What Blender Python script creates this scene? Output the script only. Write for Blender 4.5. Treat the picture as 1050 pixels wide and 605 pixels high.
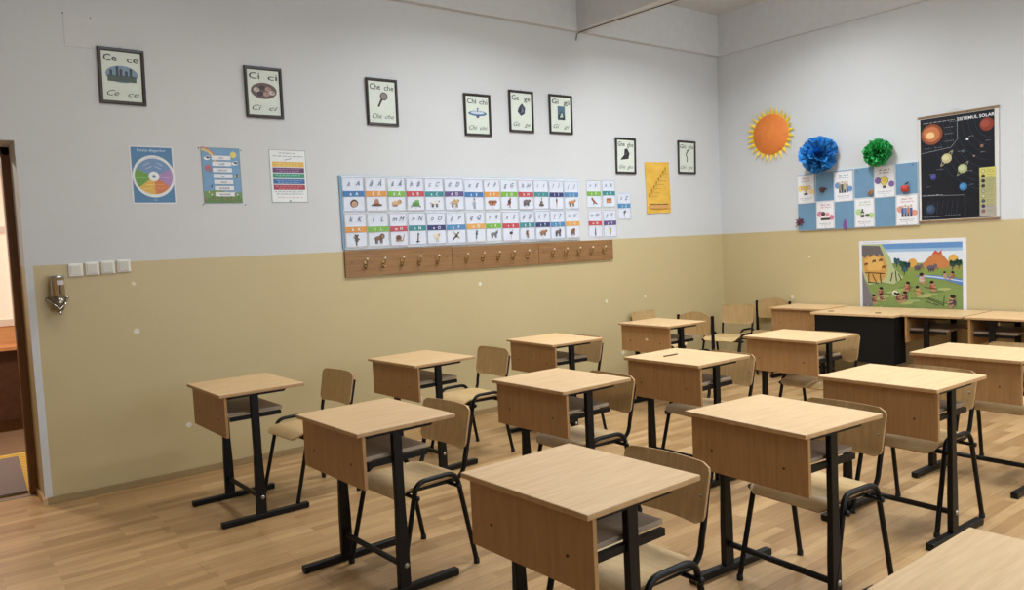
import bpy, math, random
from mathutils import Vector, Matrix
random.seed(7)
C = bpy.context.scene.collection
S = bpy.context.scene
for _o in list(bpy.data.objects):
    bpy.data.objects.remove(_o)

# ------------------------------------------------------------------ camera
YAW, PITCH, ROLL = 0.9133, -0.0632, -0.0482
cd = bpy.data.cameras.new('camera')
cam = bpy.data.objects.new('camera', cd)
C.objects.link(cam)
_f = Vector((math.cos(PITCH)*math.cos(YAW), math.cos(PITCH)*math.sin(YAW), math.sin(PITCH)))
_r = Vector((math.sin(YAW), -math.cos(YAW), 0))
_u = _r.cross(_f)
_r2 = _r*math.cos(ROLL)+_u*math.sin(ROLL)
_u2 = -_r*math.sin(ROLL)+_u*math.cos(ROLL)
_m = Matrix((_r2, _u2, -_f)).transposed().to_4x4()
_m.translation = Vector((-7.9302, -5.9858, 1.5808))
cam.matrix_world = _m
cd.sensor_width = 36
cd.lens = 796.7/1050*36
cd.clip_start = 0.02
S.camera = cam

# ------------------------------------------------------------------ world, exposure
S.view_settings.view_transform = 'Standard'
S.view_settings.look = 'None'
S.view_settings.gamma = 1
S.view_settings.use_curve_mapping = False
S.view_settings.exposure = 0.0
wd = bpy.data.worlds.new('sky')
S.world = wd
wd.use_nodes = True
wd.node_tree.nodes['Background'].inputs[0].default_value = (0.72, 0.82, 1.0, 1)
wd.node_tree.nodes['Background'].inputs[1].default_value = 0.7


def area_light(name, loc, sx, sy, power, col, rot=(0, 0, 0), parent=None, spread=math.pi):
    l = bpy.data.lights.new(name, 'AREA')
    l.shape = 'RECTANGLE'
    l.size = sx
    l.size_y = sy
    l.energy = power
    l.color = col
    l.spread = spread
    o = bpy.data.objects.new(name, l)
    o.location = loc
    o.rotation_euler = rot
    C.objects.link(o)
    o.parent = parent
    return o


DAY = (0.70, 0.86, 1.0)
# daylight entering through the windows of the side behind the camera
for wx in (-5.6, -2.6):
    area_light('window_daylight', (wx, -7.25, 2.35), 1.9, 1.7, 44, DAY, (math.radians(90), 0, 0))
LAMP_POWER = 60
LAMP_COL = (0.93, 0.975, 1.0)


# ------------------------------------------------------------------ materials
def lin(c):
    return tuple(((v/12.92) if v <= 0.04045 else ((v+0.055)/1.055)**2.4) for v in (x/255 for x in c))


MC = {}


def pm(rgb, rough=0.6, metal=0.0, coat=0.0, emit=0.0):
    """a plain procedural paint: fine noise varies the tone a little"""
    k = (rgb, rough, metal, coat, emit)
    if k in MC:
        return MC[k]
    m = bpy.data.materials.new('paint_%d_%d_%d' % rgb)
    m.use_nodes = True
    nt = m.node_tree
    b = nt.nodes['Principled BSDF']
    c = lin(rgb)
    b.inputs['Roughness'].default_value = rough
    b.inputs['Metallic'].default_value = metal
    b.inputs['Coat Weight'].default_value = coat
    n = nt.nodes.new('ShaderNodeTexNoise')
    n.inputs['Scale'].default_value = 14
    n.inputs['Detail'].default_value = 3
    r = nt.nodes.new('ShaderNodeMix')
    r.data_type = 'RGBA'
    r.inputs[6].default_value = tuple(v*0.93 for v in c)+(1,)
    r.inputs[7].default_value = tuple(min(1, v*1.06) for v in c)+(1,)
    tc = nt.nodes.new('ShaderNodeTexCoord')
    nt.links.new(tc.outputs['Object'], n.inputs['Vector'])
    nt.links.new(n.outputs['Fac'], r.inputs[0])
    nt.links.new(r.outputs[2], b.inputs['Base Color'])
    if emit:
        b.inputs['Emission Color'].default_value = c+(1,)
        b.inputs['Emission Strength'].default_value = emit
    MC[k] = m
    return m


def wood(name, c1, c2, rough=0.45, scale=(1, 1, 1), freq=16.0, coat=0.0, rnd=0.06):
    """laminate / plywood: stretched noise as grain along the short scale axis"""
    m = bpy.data.materials.new(name)
    m.use_nodes = True
    nt = m.node_tree
    b = nt.nodes['Principled BSDF']
    b.inputs['Roughness'].default_value = rough
    b.inputs['Coat Weight'].default_value = coat
    b.inputs['Coat Roughness'].default_value = 0.35
    tc = nt.nodes.new('ShaderNodeTexCoord')
    oi = nt.nodes.new('ShaderNodeObjectInfo')
    add = nt.nodes.new('ShaderNodeVectorMath')
    add.operation = 'ADD'
    mul = nt.nodes.new('ShaderNodeVectorMath')
    mul.operation = 'MULTIPLY'
    mul.inputs[1].default_value = scale
    sc = nt.nodes.new('ShaderNodeVectorMath')
    sc.operation = 'SCALE'
    sc.inputs[3].default_value = 9.0
    cmb = nt.nodes.new('ShaderNodeCombineXYZ')
    for i in range(3):
        nt.links.new(oi.outputs['Random'], cmb.inputs[i])
    nt.links.new(cmb.outputs[0], sc.inputs[0])
    nt.links.new(tc.outputs['Object'], mul.inputs[0])
    nt.links.new(mul.outputs[0], add.inputs[0])
    nt.links.new(sc.outputs[0], add.inputs[1])
    n = nt.nodes.new('ShaderNodeTexNoise')
    n.inputs['Scale'].default_value = freq
    n.inputs['Detail'].default_value = 5
    n.inputs['Roughness'].default_value = 0.6
    nt.links.new(add.outputs[0], n.inputs['Vector'])
    rp = nt.nodes.new('ShaderNodeValToRGB')
    rp.color_ramp.elements[0].position = 0.32
    rp.color_ramp.elements[0].color = lin(c1)+(1,)
    rp.color_ramp.elements[1].position = 0.68
    rp.color_ramp.elements[1].color = lin(c2)+(1,)
    nt.links.new(n.outputs['Fac'], rp.inputs[0])
    hs = nt.nodes.new('ShaderNodeHueSaturation')
    mr = nt.nodes.new('ShaderNodeMapRange')
    mr.inputs[3].default_value = 1-rnd
    mr.inputs[4].default_value = 1+rnd
    nt.links.new(oi.outputs['Random'], mr.inputs[0])
    nt.links.new(mr.outputs[0], hs.inputs['Value'])
    nt.links.new(rp.outputs[0], hs.inputs['Color'])
    nt.links.new(hs.outputs[0], b.inputs['Base Color'])
    return m


def wall_mat(name, split=True, strip=False):
    """white above 1.60 m, cream oil paint below, with small chips in the cream"""
    m = bpy.data.materials.new(name)
    m.use_nodes = True
    nt = m.node_tree
    L = nt.links
    b = nt.nodes['Principled BSDF']
    tc = nt.nodes.new('ShaderNodeTexCoord')
    sep = nt.nodes.new('ShaderNodeSeparateXYZ')
    L.new(tc.outputs['Object'], sep.inputs[0])
    white = lin((210, 212, 214))+(1,)
    white2 = lin((202, 204, 206))+(1,)
    n = nt.nodes.new('ShaderNodeTexNoise')
    n.inputs['Scale'].default_value = 1.7
    n.inputs['Detail'].default_value = 6
    L.new(tc.outputs['Object'], n.inputs['Vector'])
    mw = nt.nodes.new('ShaderNodeMix')
    mw.data_type = 'RGBA'
    mw.inputs[6].default_value = white2
    mw.inputs[7].default_value = white
    L.new(n.outputs['Fac'], mw.inputs[0])
    mc = nt.nodes.new('ShaderNodeMix')
    mc.data_type = 'RGBA'
    mc.inputs[6].default_value = lin((192, 174, 131))+(1,)
    mc.inputs[7].default_value = lin((199, 182, 139))+(1,)
    L.new(n.outputs['Fac'], mc.inputs[0])
    v = nt.nodes.new('ShaderNodeTexVoronoi')
    v.inputs['Scale'].default_value = 2.7
    L.new(tc.outputs['Object'], v.inputs['Vector'])
    n2 = nt.nodes.new('ShaderNodeTexNoise')
    n2.inputs['Scale'].default_value = 60
    L.new(tc.outputs['Object'], n2.inputs['Vector'])
    ad = nt.nodes.new('ShaderNodeMath')
    ad.operation = 'MULTIPLY_ADD'
    L.new(n2.outputs['Fac'], ad.inputs[0])
    ad.inputs[1].default_value = 0.03
    L.new(v.outputs['Distance'], ad.inputs[2])
    lt = nt.nodes.new('ShaderNodeMath')
    lt.operation = 'LESS_THAN'
    lt.inputs[1].default_value = 0.072
    L.new(ad.outputs[0], lt.inputs[0])
    mch = nt.nodes.new('ShaderNodeMix')
    mch.data_type = 'RGBA'
    L.new(lt.outputs[0], mch.inputs[0])
    L.new(mc.outputs[2], mch.inputs[6])
    mch.inputs[7].default_value = lin((222, 216, 200))+(1,)
    gz = nt.nodes.new('ShaderNodeMath')
    gz.operation = 'GREATER_THAN'
    gz.inputs[1].default_value = 1.6 if split else -1
    L.new(sep.outputs['Z'], gz.inputs[0])
    fac = gz.outputs[0]
    if strip:       # unpainted strip along the outer corner of the doorway
        lx = nt.nodes.new('ShaderNodeMath')
        lx.operation = 'LESS_THAN'
        lx.inputs[1].default_value = -7.283
        L.new(sep.outputs['X'], lx.inputs[0])
        gy = nt.nodes.new('ShaderNodeMath')
        gy.operation = 'LESS_THAN'
        gy.inputs[1].default_value = 0.004
        L.new(sep.outputs['Y'], gy.inputs[0])
        an = nt.nodes.new('ShaderNodeMath')
        an.operation = 'MULTIPLY'
        L.new(lx.outputs[0], an.inputs[0])
        L.new(gy.outputs[0], an.inputs[1])
        mx = nt.nodes.new('ShaderNodeMath')
        mx.operation = 'MAXIMUM'
        L.new(an.outputs[0], mx.inputs[0])
        L.new(gz.outputs[0], mx.inputs[1])
        fac = mx.outputs[0]
    fin = nt.nodes.new('ShaderNodeMix')
    fin.data_type = 'RGBA'
    L.new(fac, fin.inputs[0])
    L.new(mch.outputs[2], fin.inputs[6])
    L.new(mw.outputs[2], fin.inputs[7])
    L.new(fin.outputs[2], b.inputs['Base Color'])
    rg = nt.nodes.new('ShaderNodeMapRange')
    rg.inputs[3].default_value = 0.42
    rg.inputs[4].default_value = 0.75
    L.new(fac, rg.inputs[0])
    L.new(rg.outputs[0], b.inputs['Roughness'])
    bp = nt.nodes.new('ShaderNodeBump')
    bp.inputs['Strength'].default_value = 0.12
    bp.inputs['Distance'].default_value = 0.02
    n3 = nt.nodes.new('ShaderNodeTexNoise')
    n3.inputs['Scale'].default_value = 5
    n3.inputs['Detail'].default_value = 5
    L.new(tc.outputs['Object'], n3.inputs['Vector'])
    L.new(n3.outputs['Fac'], bp.inputs['Height'])
    L.new(bp.outputs[0], b.inputs['Normal'])
    return m


def floor_mat():
    m = bpy.data.materials.new('beech_laminate_floor')
    m.use_nodes = True
    nt = m.node_tree
    L = nt.links
    b = nt.nodes['Principled BSDF']
    b.inputs['Roughness'].default_value = 0.34
    tc = nt.nodes.new('ShaderNodeTexCoord')

    def brick(w, h, off, c1, c2, mort, ms):
        t = nt.nodes.new('ShaderNodeTexBrick')
        t.offset = off
        t.offset_frequency = 2
        t.inputs['Color1'].default_value = lin(c1)+(1,)
        t.inputs['Color2'].default_value = lin(c2)+(1,)
        t.inputs['Mortar'].default_value = lin(mort)+(1,)
        t.inputs['Scale'].default_value = 1
        t.inputs['Mortar Size'].default_value = ms
        t.inputs['Brick Width'].default_value = w
        t.inputs['Row Height'].default_value = h
        L.new(tc.outputs['Object'], t.inputs['Vector'])
        return t
    a = brick(0.62, 0.066, 0.37, (164, 128, 86), (198, 162, 116), (156, 120, 78), 0.0006)
    p = brick(1.29, 0.198, 0.31, (255, 255, 255), (236, 232, 226), (190, 170, 140), 0.0012)
    mp = nt.nodes.new('ShaderNodeMapping')
    mp.inputs['Scale'].default_value = (1.2, 16, 1)
    L.new(tc.outputs['Object'], mp.inputs[0])
    n = nt.nodes.new('ShaderNodeTexNoise')
    n.inputs['Scale'].default_value = 3.5
    n.inputs['Detail'].default_value = 6
    L.new(mp.outputs[0], n.inputs['Vector'])
    mr = nt.nodes.new('ShaderNodeMapRange')
    mr.inputs[1].default_value = 0.3
    mr.inputs[2].default_value = 0.7
    mr.inputs[3].default_value = 0.86
    mr.inputs[4].default_value = 1.08
    L.new(n.outputs['Fac'], mr.inputs[0])
    m1 = nt.nodes.new('ShaderNodeMix')
    m1.data_type = 'RGBA'
    m1.blend_type = 'MULTIPLY'
    m1.inputs[0].default_value = 1
    L.new(a.outputs['Color'], m1.inputs[6])
    L.new(p.outputs['Color'], m1.inputs[7])
    m2 = nt.nodes.new('ShaderNodeVectorMath')
    m2.operation = 'SCALE'
    L.new(m1.outputs[2], m2.inputs[0])
    L.new(mr.outputs[0], m2.inputs[3])
    L.new(m2.outputs[0], b.inputs['Base Color'])
    n4 = nt.nodes.new('ShaderNodeTexNoise')
    n4.inputs['Scale'].default_value = 2.2
    n4.inputs['Detail'].default_value = 4
    L.new(tc.outputs['Object'], n4.inputs['Vector'])
    m4 = nt.nodes.new('ShaderNodeMapRange')
    m4.inputs[3].default_value = 0.26
    m4.inputs[4].default_value = 0.46
    L.new(n4.outputs['Fac'], m4.inputs[0])
    L.new(m4.outputs[0], b.inputs['Roughness'])
    return m


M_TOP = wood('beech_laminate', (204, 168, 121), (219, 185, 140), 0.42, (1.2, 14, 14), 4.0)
M_PANEL = wood('beech_laminate_panel', (160, 118, 72), (175, 133, 86), 0.5, (14, 14, 1.2), 4.0)  # laminate of the tops, browner; shade on the fronts is partly in the colour
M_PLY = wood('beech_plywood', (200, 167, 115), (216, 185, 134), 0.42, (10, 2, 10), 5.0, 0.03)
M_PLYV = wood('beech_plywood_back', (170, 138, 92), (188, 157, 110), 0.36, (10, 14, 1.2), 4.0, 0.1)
M_SHELF = wood('grey_shelf_board', (150, 128, 105), (164, 142, 118), 0.5, (2, 12, 12), 4.0)
M_RACK = wood('oak_rack_board', (128, 92, 56), (152, 112, 70), 0.5, (1.0, 12, 16), 4.0)
M_EDGE = wood('beech_edge', (170, 130, 86), (184, 144, 98), 0.5)
M_EDGE2 = wood('beech_edge_band', (176, 138, 94), (190, 152, 108), 0.45, (8, 8, 1), 4)
M_BLACK = pm((8, 7, 8), 0.45, 0.0, 0.0)
M_BLACKP = pm((9, 9, 11), 0.55)
M_CHROME = pm((190, 188, 186), 0.18, 1.0)
M_STEEL = pm((170, 166, 158), 0.3, 0.9)
M_PLASTIC = pm((226, 224, 215), 0.35)
for _k in (M_BLACK, M_BLACKP):
    _k.node_tree.nodes['Principled BSDF'].inputs['Specular IOR Level'].default_value = 0.3
M_RUBBER = pm((18, 18, 18), 0.8)
M_DARKWOOD = wood('dark_frame_wood', (26, 16, 13), (46, 29, 23), 0.35, (6, 6, 6), 6.0, 0.3)
M_BROWNFRAME = wood('brown_door_frame', (104, 66, 28), (124, 82, 40), 0.45, (10, 10, 1), 4.0)
M_WHITEW = pm((204, 205, 206), 0.7)


# ------------------------------------------------------------------ mesh builder
class MB:
    def __init__(s):
        s.v = []
        s.f = []
        s.mi = []
        s.mats = []
        s.sm = []

    def m(s, mat):
        if mat not in s.mats:
            s.mats.append(mat)
        return s.mats.index(mat)

    def add(s, vs, fs, mat, smooth=False):
        b = len(s.v)
        s.v += [tuple(p) for p in vs]
        i = s.m(mat)
        for f in fs:
            s.f.append(tuple(b+k for k in f))
            s.mi.append(i)
            s.sm.append(smooth)
        return s

    def box(s, x0, x1, y0, y1, z0, z1, mat):
        vs = [(x, y, z) for x in (x0, x1) for y in (y0, y1) for z in (z0, z1)]
        fs = [(0, 1, 3, 2), (4, 6, 7, 5), (0, 4, 5, 1), (2, 3, 7, 6), (0, 2, 6, 4), (1, 5, 7, 3)]
        return s.add(vs, fs, mat)

    def tube(s, pts, r, mat, seg=8, flat=1.0, cap=True, up=(0, 0, 1)):
        pts = [Vector(p) for p in pts]
        rs = r if isinstance(r, (list, tuple)) else [r]*len(pts)
        n = len(pts)
        vs = []
        prev = None
        for i, p in enumerate(pts):
            if i == 0:
                t = pts[1]-p
            elif i == n-1:
                t = p-pts[i-1]
            else:
                t = (pts[i+1]-p).normalized()+(p-pts[i-1]).normalized()
            t.normalize()
            if prev is None:
                a = Vector(up)
                if abs(a.dot(t)) > 0.95:
                    a = Vector((1, 0, 0))
                a = (a-t*a.dot(t)).normalized()
            else:
                a = (prev-t*prev.dot(t)).normalized()
            prev = a
            bb = t.cross(a)
            for k in range(seg):
                an = 2*math.pi*(k+.5)/seg
                vs.append(p+a*(math.cos(an)*rs[i]*flat)+bb*(math.sin(an)*rs[i]))
        fs = []
        for i in range(n-1):
            for k in range(seg):
                k2 = (k+1) % seg
                fs.append((i*seg+k, i*seg+k2, (i+1)*seg+k2, (i+1)*seg+k))
        s.add(vs, fs, mat, True)
        if cap:
            s.add(vs[:seg], [tuple(range(seg))[::-1]], mat)
            s.add(vs[-seg:], [tuple(range(seg))], mat)
        return s

    def lathe(s, prof, mat, c=(0, 0, 0), seg=20, axis='z', smooth=True):
        vs = []
        for (r, h) in prof:
            for k in range(seg):
                a = 2*math.pi*k/seg
                x, y = r*math.cos(a), r*math.sin(a)
                if axis == 'z':
                    vs.append((c[0]+x, c[1]+y, c[2]+h))
                elif axis == 'y':
                    vs.append((c[0]+x, c[1]+h, c[2]+y))
                else:
                    vs.append((c[0]+h, c[1]+x, c[2]+y))
        n = len(prof)
        fs = [(i*seg+k, i*seg+(k+1) % seg, (i+1)*seg+(k+1) % seg, (i+1)*seg+k) for i in range(n-1) for k in range(seg)]
        fs += [tuple(range(seg))[::-1], tuple((n-1)*seg+k for k in range(seg))]
        return s.add(vs, fs, mat, smooth)

    def grid(s, fn, nu, nv, mat, smooth=True, closed_u=False):
        vs = [fn(i/nu, j/nv) for i in range(nu+1) for j in range(nv+1)]
        fs = [(i*(nv+1)+j, (i+1)*(nv+1)+j, (i+1)*(nv+1)+j+1, i*(nv+1)+j+1) for i in range(nu) for j in range(nv)]
        return s.add(vs, fs, mat, smooth)

    def plate(s, fn, nu, nv, th, mat, edge=None):
        """curved board: fn(u,v) -> (point, normal); th thickness"""
        top = []
        bot = []
        for i in range(nu+1):
            for j in range(nv+1):
                p, n = fn(i/nu, j/nv)
                p = Vector(p)
                n = Vector(n).normalized()
                top.append(p+n*th/2)
                bot.append(p-n*th/2)
        w = nv+1
        N = len(top)
        q = [(i*w+j, (i+1)*w+j, (i+1)*w+j+1, i*w+j+1) for i in range(nu) for j in range(nv)]
        s.add(top+bot, q+[tuple(N+k for k in reversed(f)) for f in q], mat, True)
        rim = [i*w for i in range(nu+1)]+[nu*w+j for j in range(1, nv+1)]+[i*w+nv for i in range(nu-1, -1, -1)]+[j for j in range(nv-1, 0, -1)]
        vs = [top[k] for k in rim]+[bot[k] for k in rim]
        R = len(rim)
        s.add(vs, [(k, k+R, (k+1) % R+R, (k+1) % R) for k in range(R)], edge or mat)
        return s

    def build(s, name, parent=None, bevel=0, loc=None, rotz=0, subdiv=0):
        me = bpy.data.meshes.new(name)
        me.from_pydata(s.v, [], s.f)
        for mt in s.mats:
            me.materials.append(mt)
        me.polygons.foreach_set('material_index', s.mi)
        me.polygons.foreach_set('use_smooth', s.sm)
        me.update()
        o = bpy.data.objects.new(name, me)
        C.objects.link(o)
        if parent is not None:
            o.parent = parent
        if loc:
            o.location = loc
        if rotz:
            o.rotation_euler = (0, 0, rotz)
        if bevel:
            md = o.modifiers.new('bevel', 'BEVEL')
            md.width = bevel
            md.segments = 2
            md.limit_method = 'ANGLE'
            md.angle_limit = math.radians(50)
        return o


def tag(o, label, cat, group=None):
    o['label'] = label
    o['category'] = cat
    if group:
        o['group'] = group
    return o


def thing(name, label, cat, loc=(0, 0, 0), rz=0, group=None):
    o = bpy.data.objects.new(name, None)
    o.empty_display_size = 0.05
    C.objects.link(o)
    o.location = loc
    o.rotation_euler = (0, 0, rz)
    return tag(o, label, cat, group)


def struct(o):
    o['kind'] = 'structure'
    return o


def copy_tree(o, parent=None):
    c = o.copy()
    C.objects.link(c)
    if parent is not None:
        c.parent = parent
        c.matrix_parent_inverse = o.matrix_parent_inverse.copy()
    for ch in [x for x in bpy.data.objects if x.parent == o]:
        copy_tree(ch, c)
    return c


def bez(p0, p1, p2, n=5):
    p0, p1, p2 = Vector(p0), Vector(p1), Vector(p2)
    return [p0*(1-t)**2+p1*2*t*(1-t)+p2*t*t for t in [i/n for i in range(n+1)]]


# ------------------------------------------------------------------ flat prints (posters, cards)
TXT = {}


def text_mesh(t, shear=0.0, bold=0.0):
    k = (t, shear, bold)
    if k not in TXT:
        cu = bpy.data.curves.new('lettering', 'FONT')
        cu.body = t
        cu.size = 1
        cu.shear = shear
        cu.offset = bold
        cu.resolution_u = 2
        cu.fill_mode = 'FRONT'
        o = bpy.data.objects.new('lettering', cu)
        me = bpy.data.meshes.new_from_object(o)
        vs = [(v.co.x, v.co.y) for v in me.vertices]
        fs = [tuple(p.vertices) for p in me.polygons]
        TXT[k] = (vs, fs)
        bpy.data.objects.remove(o)
        bpy.data.curves.remove(cu)
        bpy.data.meshes.remove(me)
    return TXT[k]


class Flat(MB):
    """print layers: u right, v up, d out of the wall (local -y)"""
    def __init__(s, d0=0.002, step=0.0005, rough=0.45):
        super().__init__()
        s.d0, s.step, s.r = d0, step, rough

    def P(s, u, v, l):
        return (u, -(s.d0+s.step*l), v)

    def poly(s, pts, col, l=1):
        a = sum(pts[i][0]*pts[(i+1) % len(pts)][1]-pts[(i+1) % len(pts)][0]*pts[i][1] for i in range(len(pts)))
        if a < 0:
            pts = pts[::-1]
        g = .3*col[0]+.5*col[1]+.2*col[2]
        col = tuple(int(g+(v-g)*.84) for v in col)     # slightly faded print
        s.add([s.P(u, v, l) for u, v in pts], [tuple(range(len(pts)))], pm(col, s.r))
        return s

    def rect(s, u0, v0, u1, v1, col, l=1):
        return s.poly([(u0, v0), (u1, v0), (u1, v1), (u0, v1)], col, l)

    def ell(s, cx, cy, rx, ry, col, l=1, n=16, rot=0, a0=0, a1=360):
        pts = []
        full = abs(a1-a0) >= 360
        for k in range(n if full else n+1):
            a = math.radians(a0+(a1-a0)*k/n)
            x, y = rx*math.cos(a), ry*math.sin(a)
            pts.append((cx+x*math.cos(rot)-y*math.sin(rot), cy+x*math.sin(rot)+y*math.cos(rot)))
        if not full:
            pts.append((cx, cy))
        return s.poly(pts, col, l)

    def ring(s, cx, cy, r0, r1, col, l=1, n=24, a0=0, a1=360):
        for k in range(n):
            a, b = math.radians(a0+(a1-a0)*k/n), math.radians(a0+(a1-a0)*(k+1)/n)
            s.poly([(cx+r0*math.cos(a), cy+r0*math.sin(a)), (cx+r1*math.cos(a), cy+r1*math.sin(a)),
                    (cx+r1*math.cos(b), cy+r1*math.sin(b)), (cx+r0*math.cos(b), cy+r0*math.sin(b))], col, l)
        return s

    def line(s, pts, w, col, l=1):
        for (a, b) in zip(pts[:-1], pts[1:]):
            dx, dy = b[0]-a[0], b[1]-a[1]
            q = math.hypot(dx, dy) or 1
            nx, ny = -dy/q*w/2, dx/q*w/2
            s.poly([(a[0]+nx, a[1]+ny), (a[0]-nx, a[1]-ny), (b[0]-nx, b[1]-ny), (b[0]+nx, b[1]+ny)], col, l)
        return s

    def border(s, u0, v0, u1, v1, w, col, l=1):
        s.rect(u0, v0, u1, v0+w, col, l)
        s.rect(u0, v1-w, u1, v1, col, l)
        s.rect(u0, v0, u0+w, v1, col, l)
        return s.rect(u1-w, v0, u1, v1, col, l)

    def text(s, t, u, v, size, col, l=1, shear=0.0, bold=0.0, align='c', width=None, rot=0.0):
        vs, fs = text_mesh(t, shear, bold)
        if not vs:
            return s
        x0, x1 = min(p[0] for p in vs), max(p[0] for p in vs)
        sx = size if width is None else width/max(1e-6, x1-x0)
        off = {'c': (x0+x1)/2, 'l': x0, 'r': x1}[align]
        pts = [((x-off)*sx, y*size) for x, y in vs]
        cr, sr = math.cos(rot), math.sin(rot)
        s.add([s.P(u+a*cr-b*sr, v+a*sr+b*cr, l) for a, b in pts], fs, pm(col, s.r))
        return s

    def scribble(s, u0, u1, v, h, col, l=1, w=0.001, seed=0):
        """unreadably small writing: one wavy run per word"""
        rr = random.Random(seed)
        u = u0
        while u < u1-h:
            e = min(u1, u+h*rr.uniform(1.6, 3.8))
            pts = []
            x = u
            up = False
            while x < e:
                pts.append((x, v+(h*rr.uniform(.6, 1) if up else 0)))
                up = not up
                x += h*0.42
            if len(pts) > 1:
                s.line(pts, w, col, l)
            u = e+h*0.7
        return s


def sheet(w, h, mat, th=0.001, y0=0.0, curl=0.0):
    """paper with thickness; local u 0..w, v 0..h"""
    b = MB()
    b.box(0, w, -(y0+th), -y0, 0, h, mat)
    return b


PAPER = pm((232, 233, 236), 0.45)


# ================================================================== THE ROOM
XL = -10.3
YB = -7.4
ZC = 4.22
ZL = 3.74
DX0, DX1, DZ = -8.35, -7.3274, 2.418
WT = 0.36
W_LEFT = wall_mat('wall_paint_left', True, True)
W_PAINT = wall_mat('wall_paint')

b = MB()
b.box(XL-.1, 0.2, YB-.1, WT, -0.1, 0, floor_mat())
struct(b.build('floor'))
b = MB()
b.box(XL-.1, 0.2, YB-.1, 0.2, ZC, ZC+.1, M_WHITEW)
struct(b.build('ceiling'))

# wall on the left of the picture (plane y = 0) with the doorway
b = MB()
b.box(XL, DX0, 0, WT, 0, ZC, W_LEFT)
b.box(DX0, DX1, 0, WT, DZ, ZC, W_LEFT)
b.box(DX1, 0.2, 0, WT, 0, ZC, W_LEFT)
struct(b.build('wall_left'))
b = MB()
b.box(0, 0.2, YB, 0, 0, ZC, W_PAINT)
struct(b.build('wall_right'))
b = MB()
b.box(XL-.1, XL, YB, WT, 0, ZC, W_PAINT)
struct(b.build('wall_front'))
# wall with windows, behind the camera
b = MB()
wins = [(-9.6, -7.6), (-6.6, -4.6), (-3.6, -1.6)]
b.box(XL, 0.2, YB-.1, YB, 0, 1.45, W_PAINT)
b.box(XL, 0.2, YB-.1, YB, 3.3, ZC, W_PAINT)
xs = [XL]+[v for w in wins for v in w]+[0.2]
for i in range(0, len(xs), 2):
    b.box(xs[i], xs[i+1], YB-.1, YB, 1.45, 3.3, W_PAINT)
struct(b.build('wall_back'))
for i, (a, c) in enumerate(wins):
    fr = MB()
    for (x0, x1, z0, z1) in [(a, c, 1.45, 1.51), (a, c, 3.24, 3.3), (a, a+.06, 1.45, 3.3), (c-.06, c, 1.45, 3.3), ((a+c)/2-.03, (a+c)/2+.03, 1.45, 3.3), (a, c, 2.7, 2.75)]:
        fr.box(x0, x1, YB-.08, YB-.02, z0, z1, M_WHITEW)
    w = struct(fr.build('window_%d' % (i+1)))
    g = MB()
    g.box(a+.03, c-.03, YB-.055, YB-.05, 1.48, 3.27, pm((225, 236, 250), 0.1, 0, 0, 1.0))
    g.build('window_pane', w)

# upper bands that stand a little proud of the walls, and the cross beam
b = MB()
b.box(XL, 0, -0.062, 0, ZL, ZC, M_WHITEW)
struct(b.build('trim_1'))
b = MB()
b.box(-0.045, 0, YB, -0.045, ZL, ZC, M_WHITEW)
struct(b.build('trim_2'))
b = MB()
b.box(-2.35, -2.2, YB, -0.045, ZL, ZC, M_WHITEW)
struct(b.build('trim_3', bevel=.006))
# thin dark cable along the beam soffit
b = MB()
b.tube([(-2.318, -0.006, ZL-.08), (-2.318, -0.02, ZL-.02), (-2.315, -0.075, ZL-.008), (-2.29, -0.5, ZL-.008), (-2.24, -1.2, ZL-.008), (-2.23, -2.5, ZL-.008), (-2.23, -5, ZL-.008)], 0.005, pm((74, 60, 50), .6), 6)
cable = b.build('electric_cable')
tag(cable, 'thin dark cable running along the underside of the ceiling beam', 'cable')

# baseboards
M_BASE = wood('baseboard_beige', (150, 128, 88), (166, 142, 100), 0.5, (1, 8, 8), 4)
b = MB()
b.box(DX1+.012, -0.012, -0.014, 0, 0, 0.05, M_BASE)
struct(b.build('baseboard_left', bevel=.003))
b = MB()
b.box(-0.014, 0, YB, -0.014, 0, 0.05, M_BASE)
struct(b.build('baseboard_right', bevel=.003))
b = MB()
b.box(DX1-.014, DX1, -.004, WT-.01, 0, 0.05, wood('baseboard_return', (176, 140, 98), (190, 154, 112), .5))
b.box(DX1-.016, DX1+.012, -.018, .012, 0, 0.047, wood('baseboard_corner', (190, 156, 112), (204, 170, 126), .5))
struct(b.build('baseboard_doorway'))

# ---- doorway frame and the corridor beyond
b = MB()
b.box(DX1-.05, DX1, WT-.015, WT+.07, 0, DZ, M_BROWNFRAME)
b.box(DX0, DX0+.05, WT-.015, WT+.07, 0, DZ, M_BROWNFRAME)
b.box(DX0, DX1, WT-.015, WT+.07, DZ-.055, DZ, M_BROWNFRAME)
fr = struct(b.build('trim_4', bevel=.004))
b = MB()
b.box(DX1-.054, DX1-.049, WT+.02, WT+.03, 1.16, 1.24, M_STEEL)
b.build('strike_plate', fr)
b = MB()
b.box(DX0+.02, DX1-.02, WT-.03, WT+.01, 0, 0.006, M_STEEL)
struct(b.build('trim_5'))
M_HALLW = wall_mat('corridor_paint')
YH = 3.3
b = MB()
b.box(-11.5, -4.5, WT, YH+.1, -0.1, 0, wood('corridor_floor', (142, 114, 90), (156, 126, 100), 0.4, (2, 2, 2), 3))
struct(b.build('floor_corridor'))
b = MB()
b.box(-11.5, -4.5, WT, YH+.1, 2.9, 3.0, M_WHITEW)
struct(b.build('ceiling_corridor'))
b = MB()
b.box(-11.5, -4.5, YH, YH+.1, 0, 1.02, M_HALLW)
b.box(-11.5, -4.5, YH, YH+.1, 2.6, 2.9, M_HALLW)
b.box(-11.5, -8.9, YH, YH+.1, 1.02, 2.6, M_HALLW)
b.box(-6.3, -4.5, YH, YH+.1, 1.02, 2.6, M_HALLW)
struct(b.build('wall_corridor'))
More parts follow.
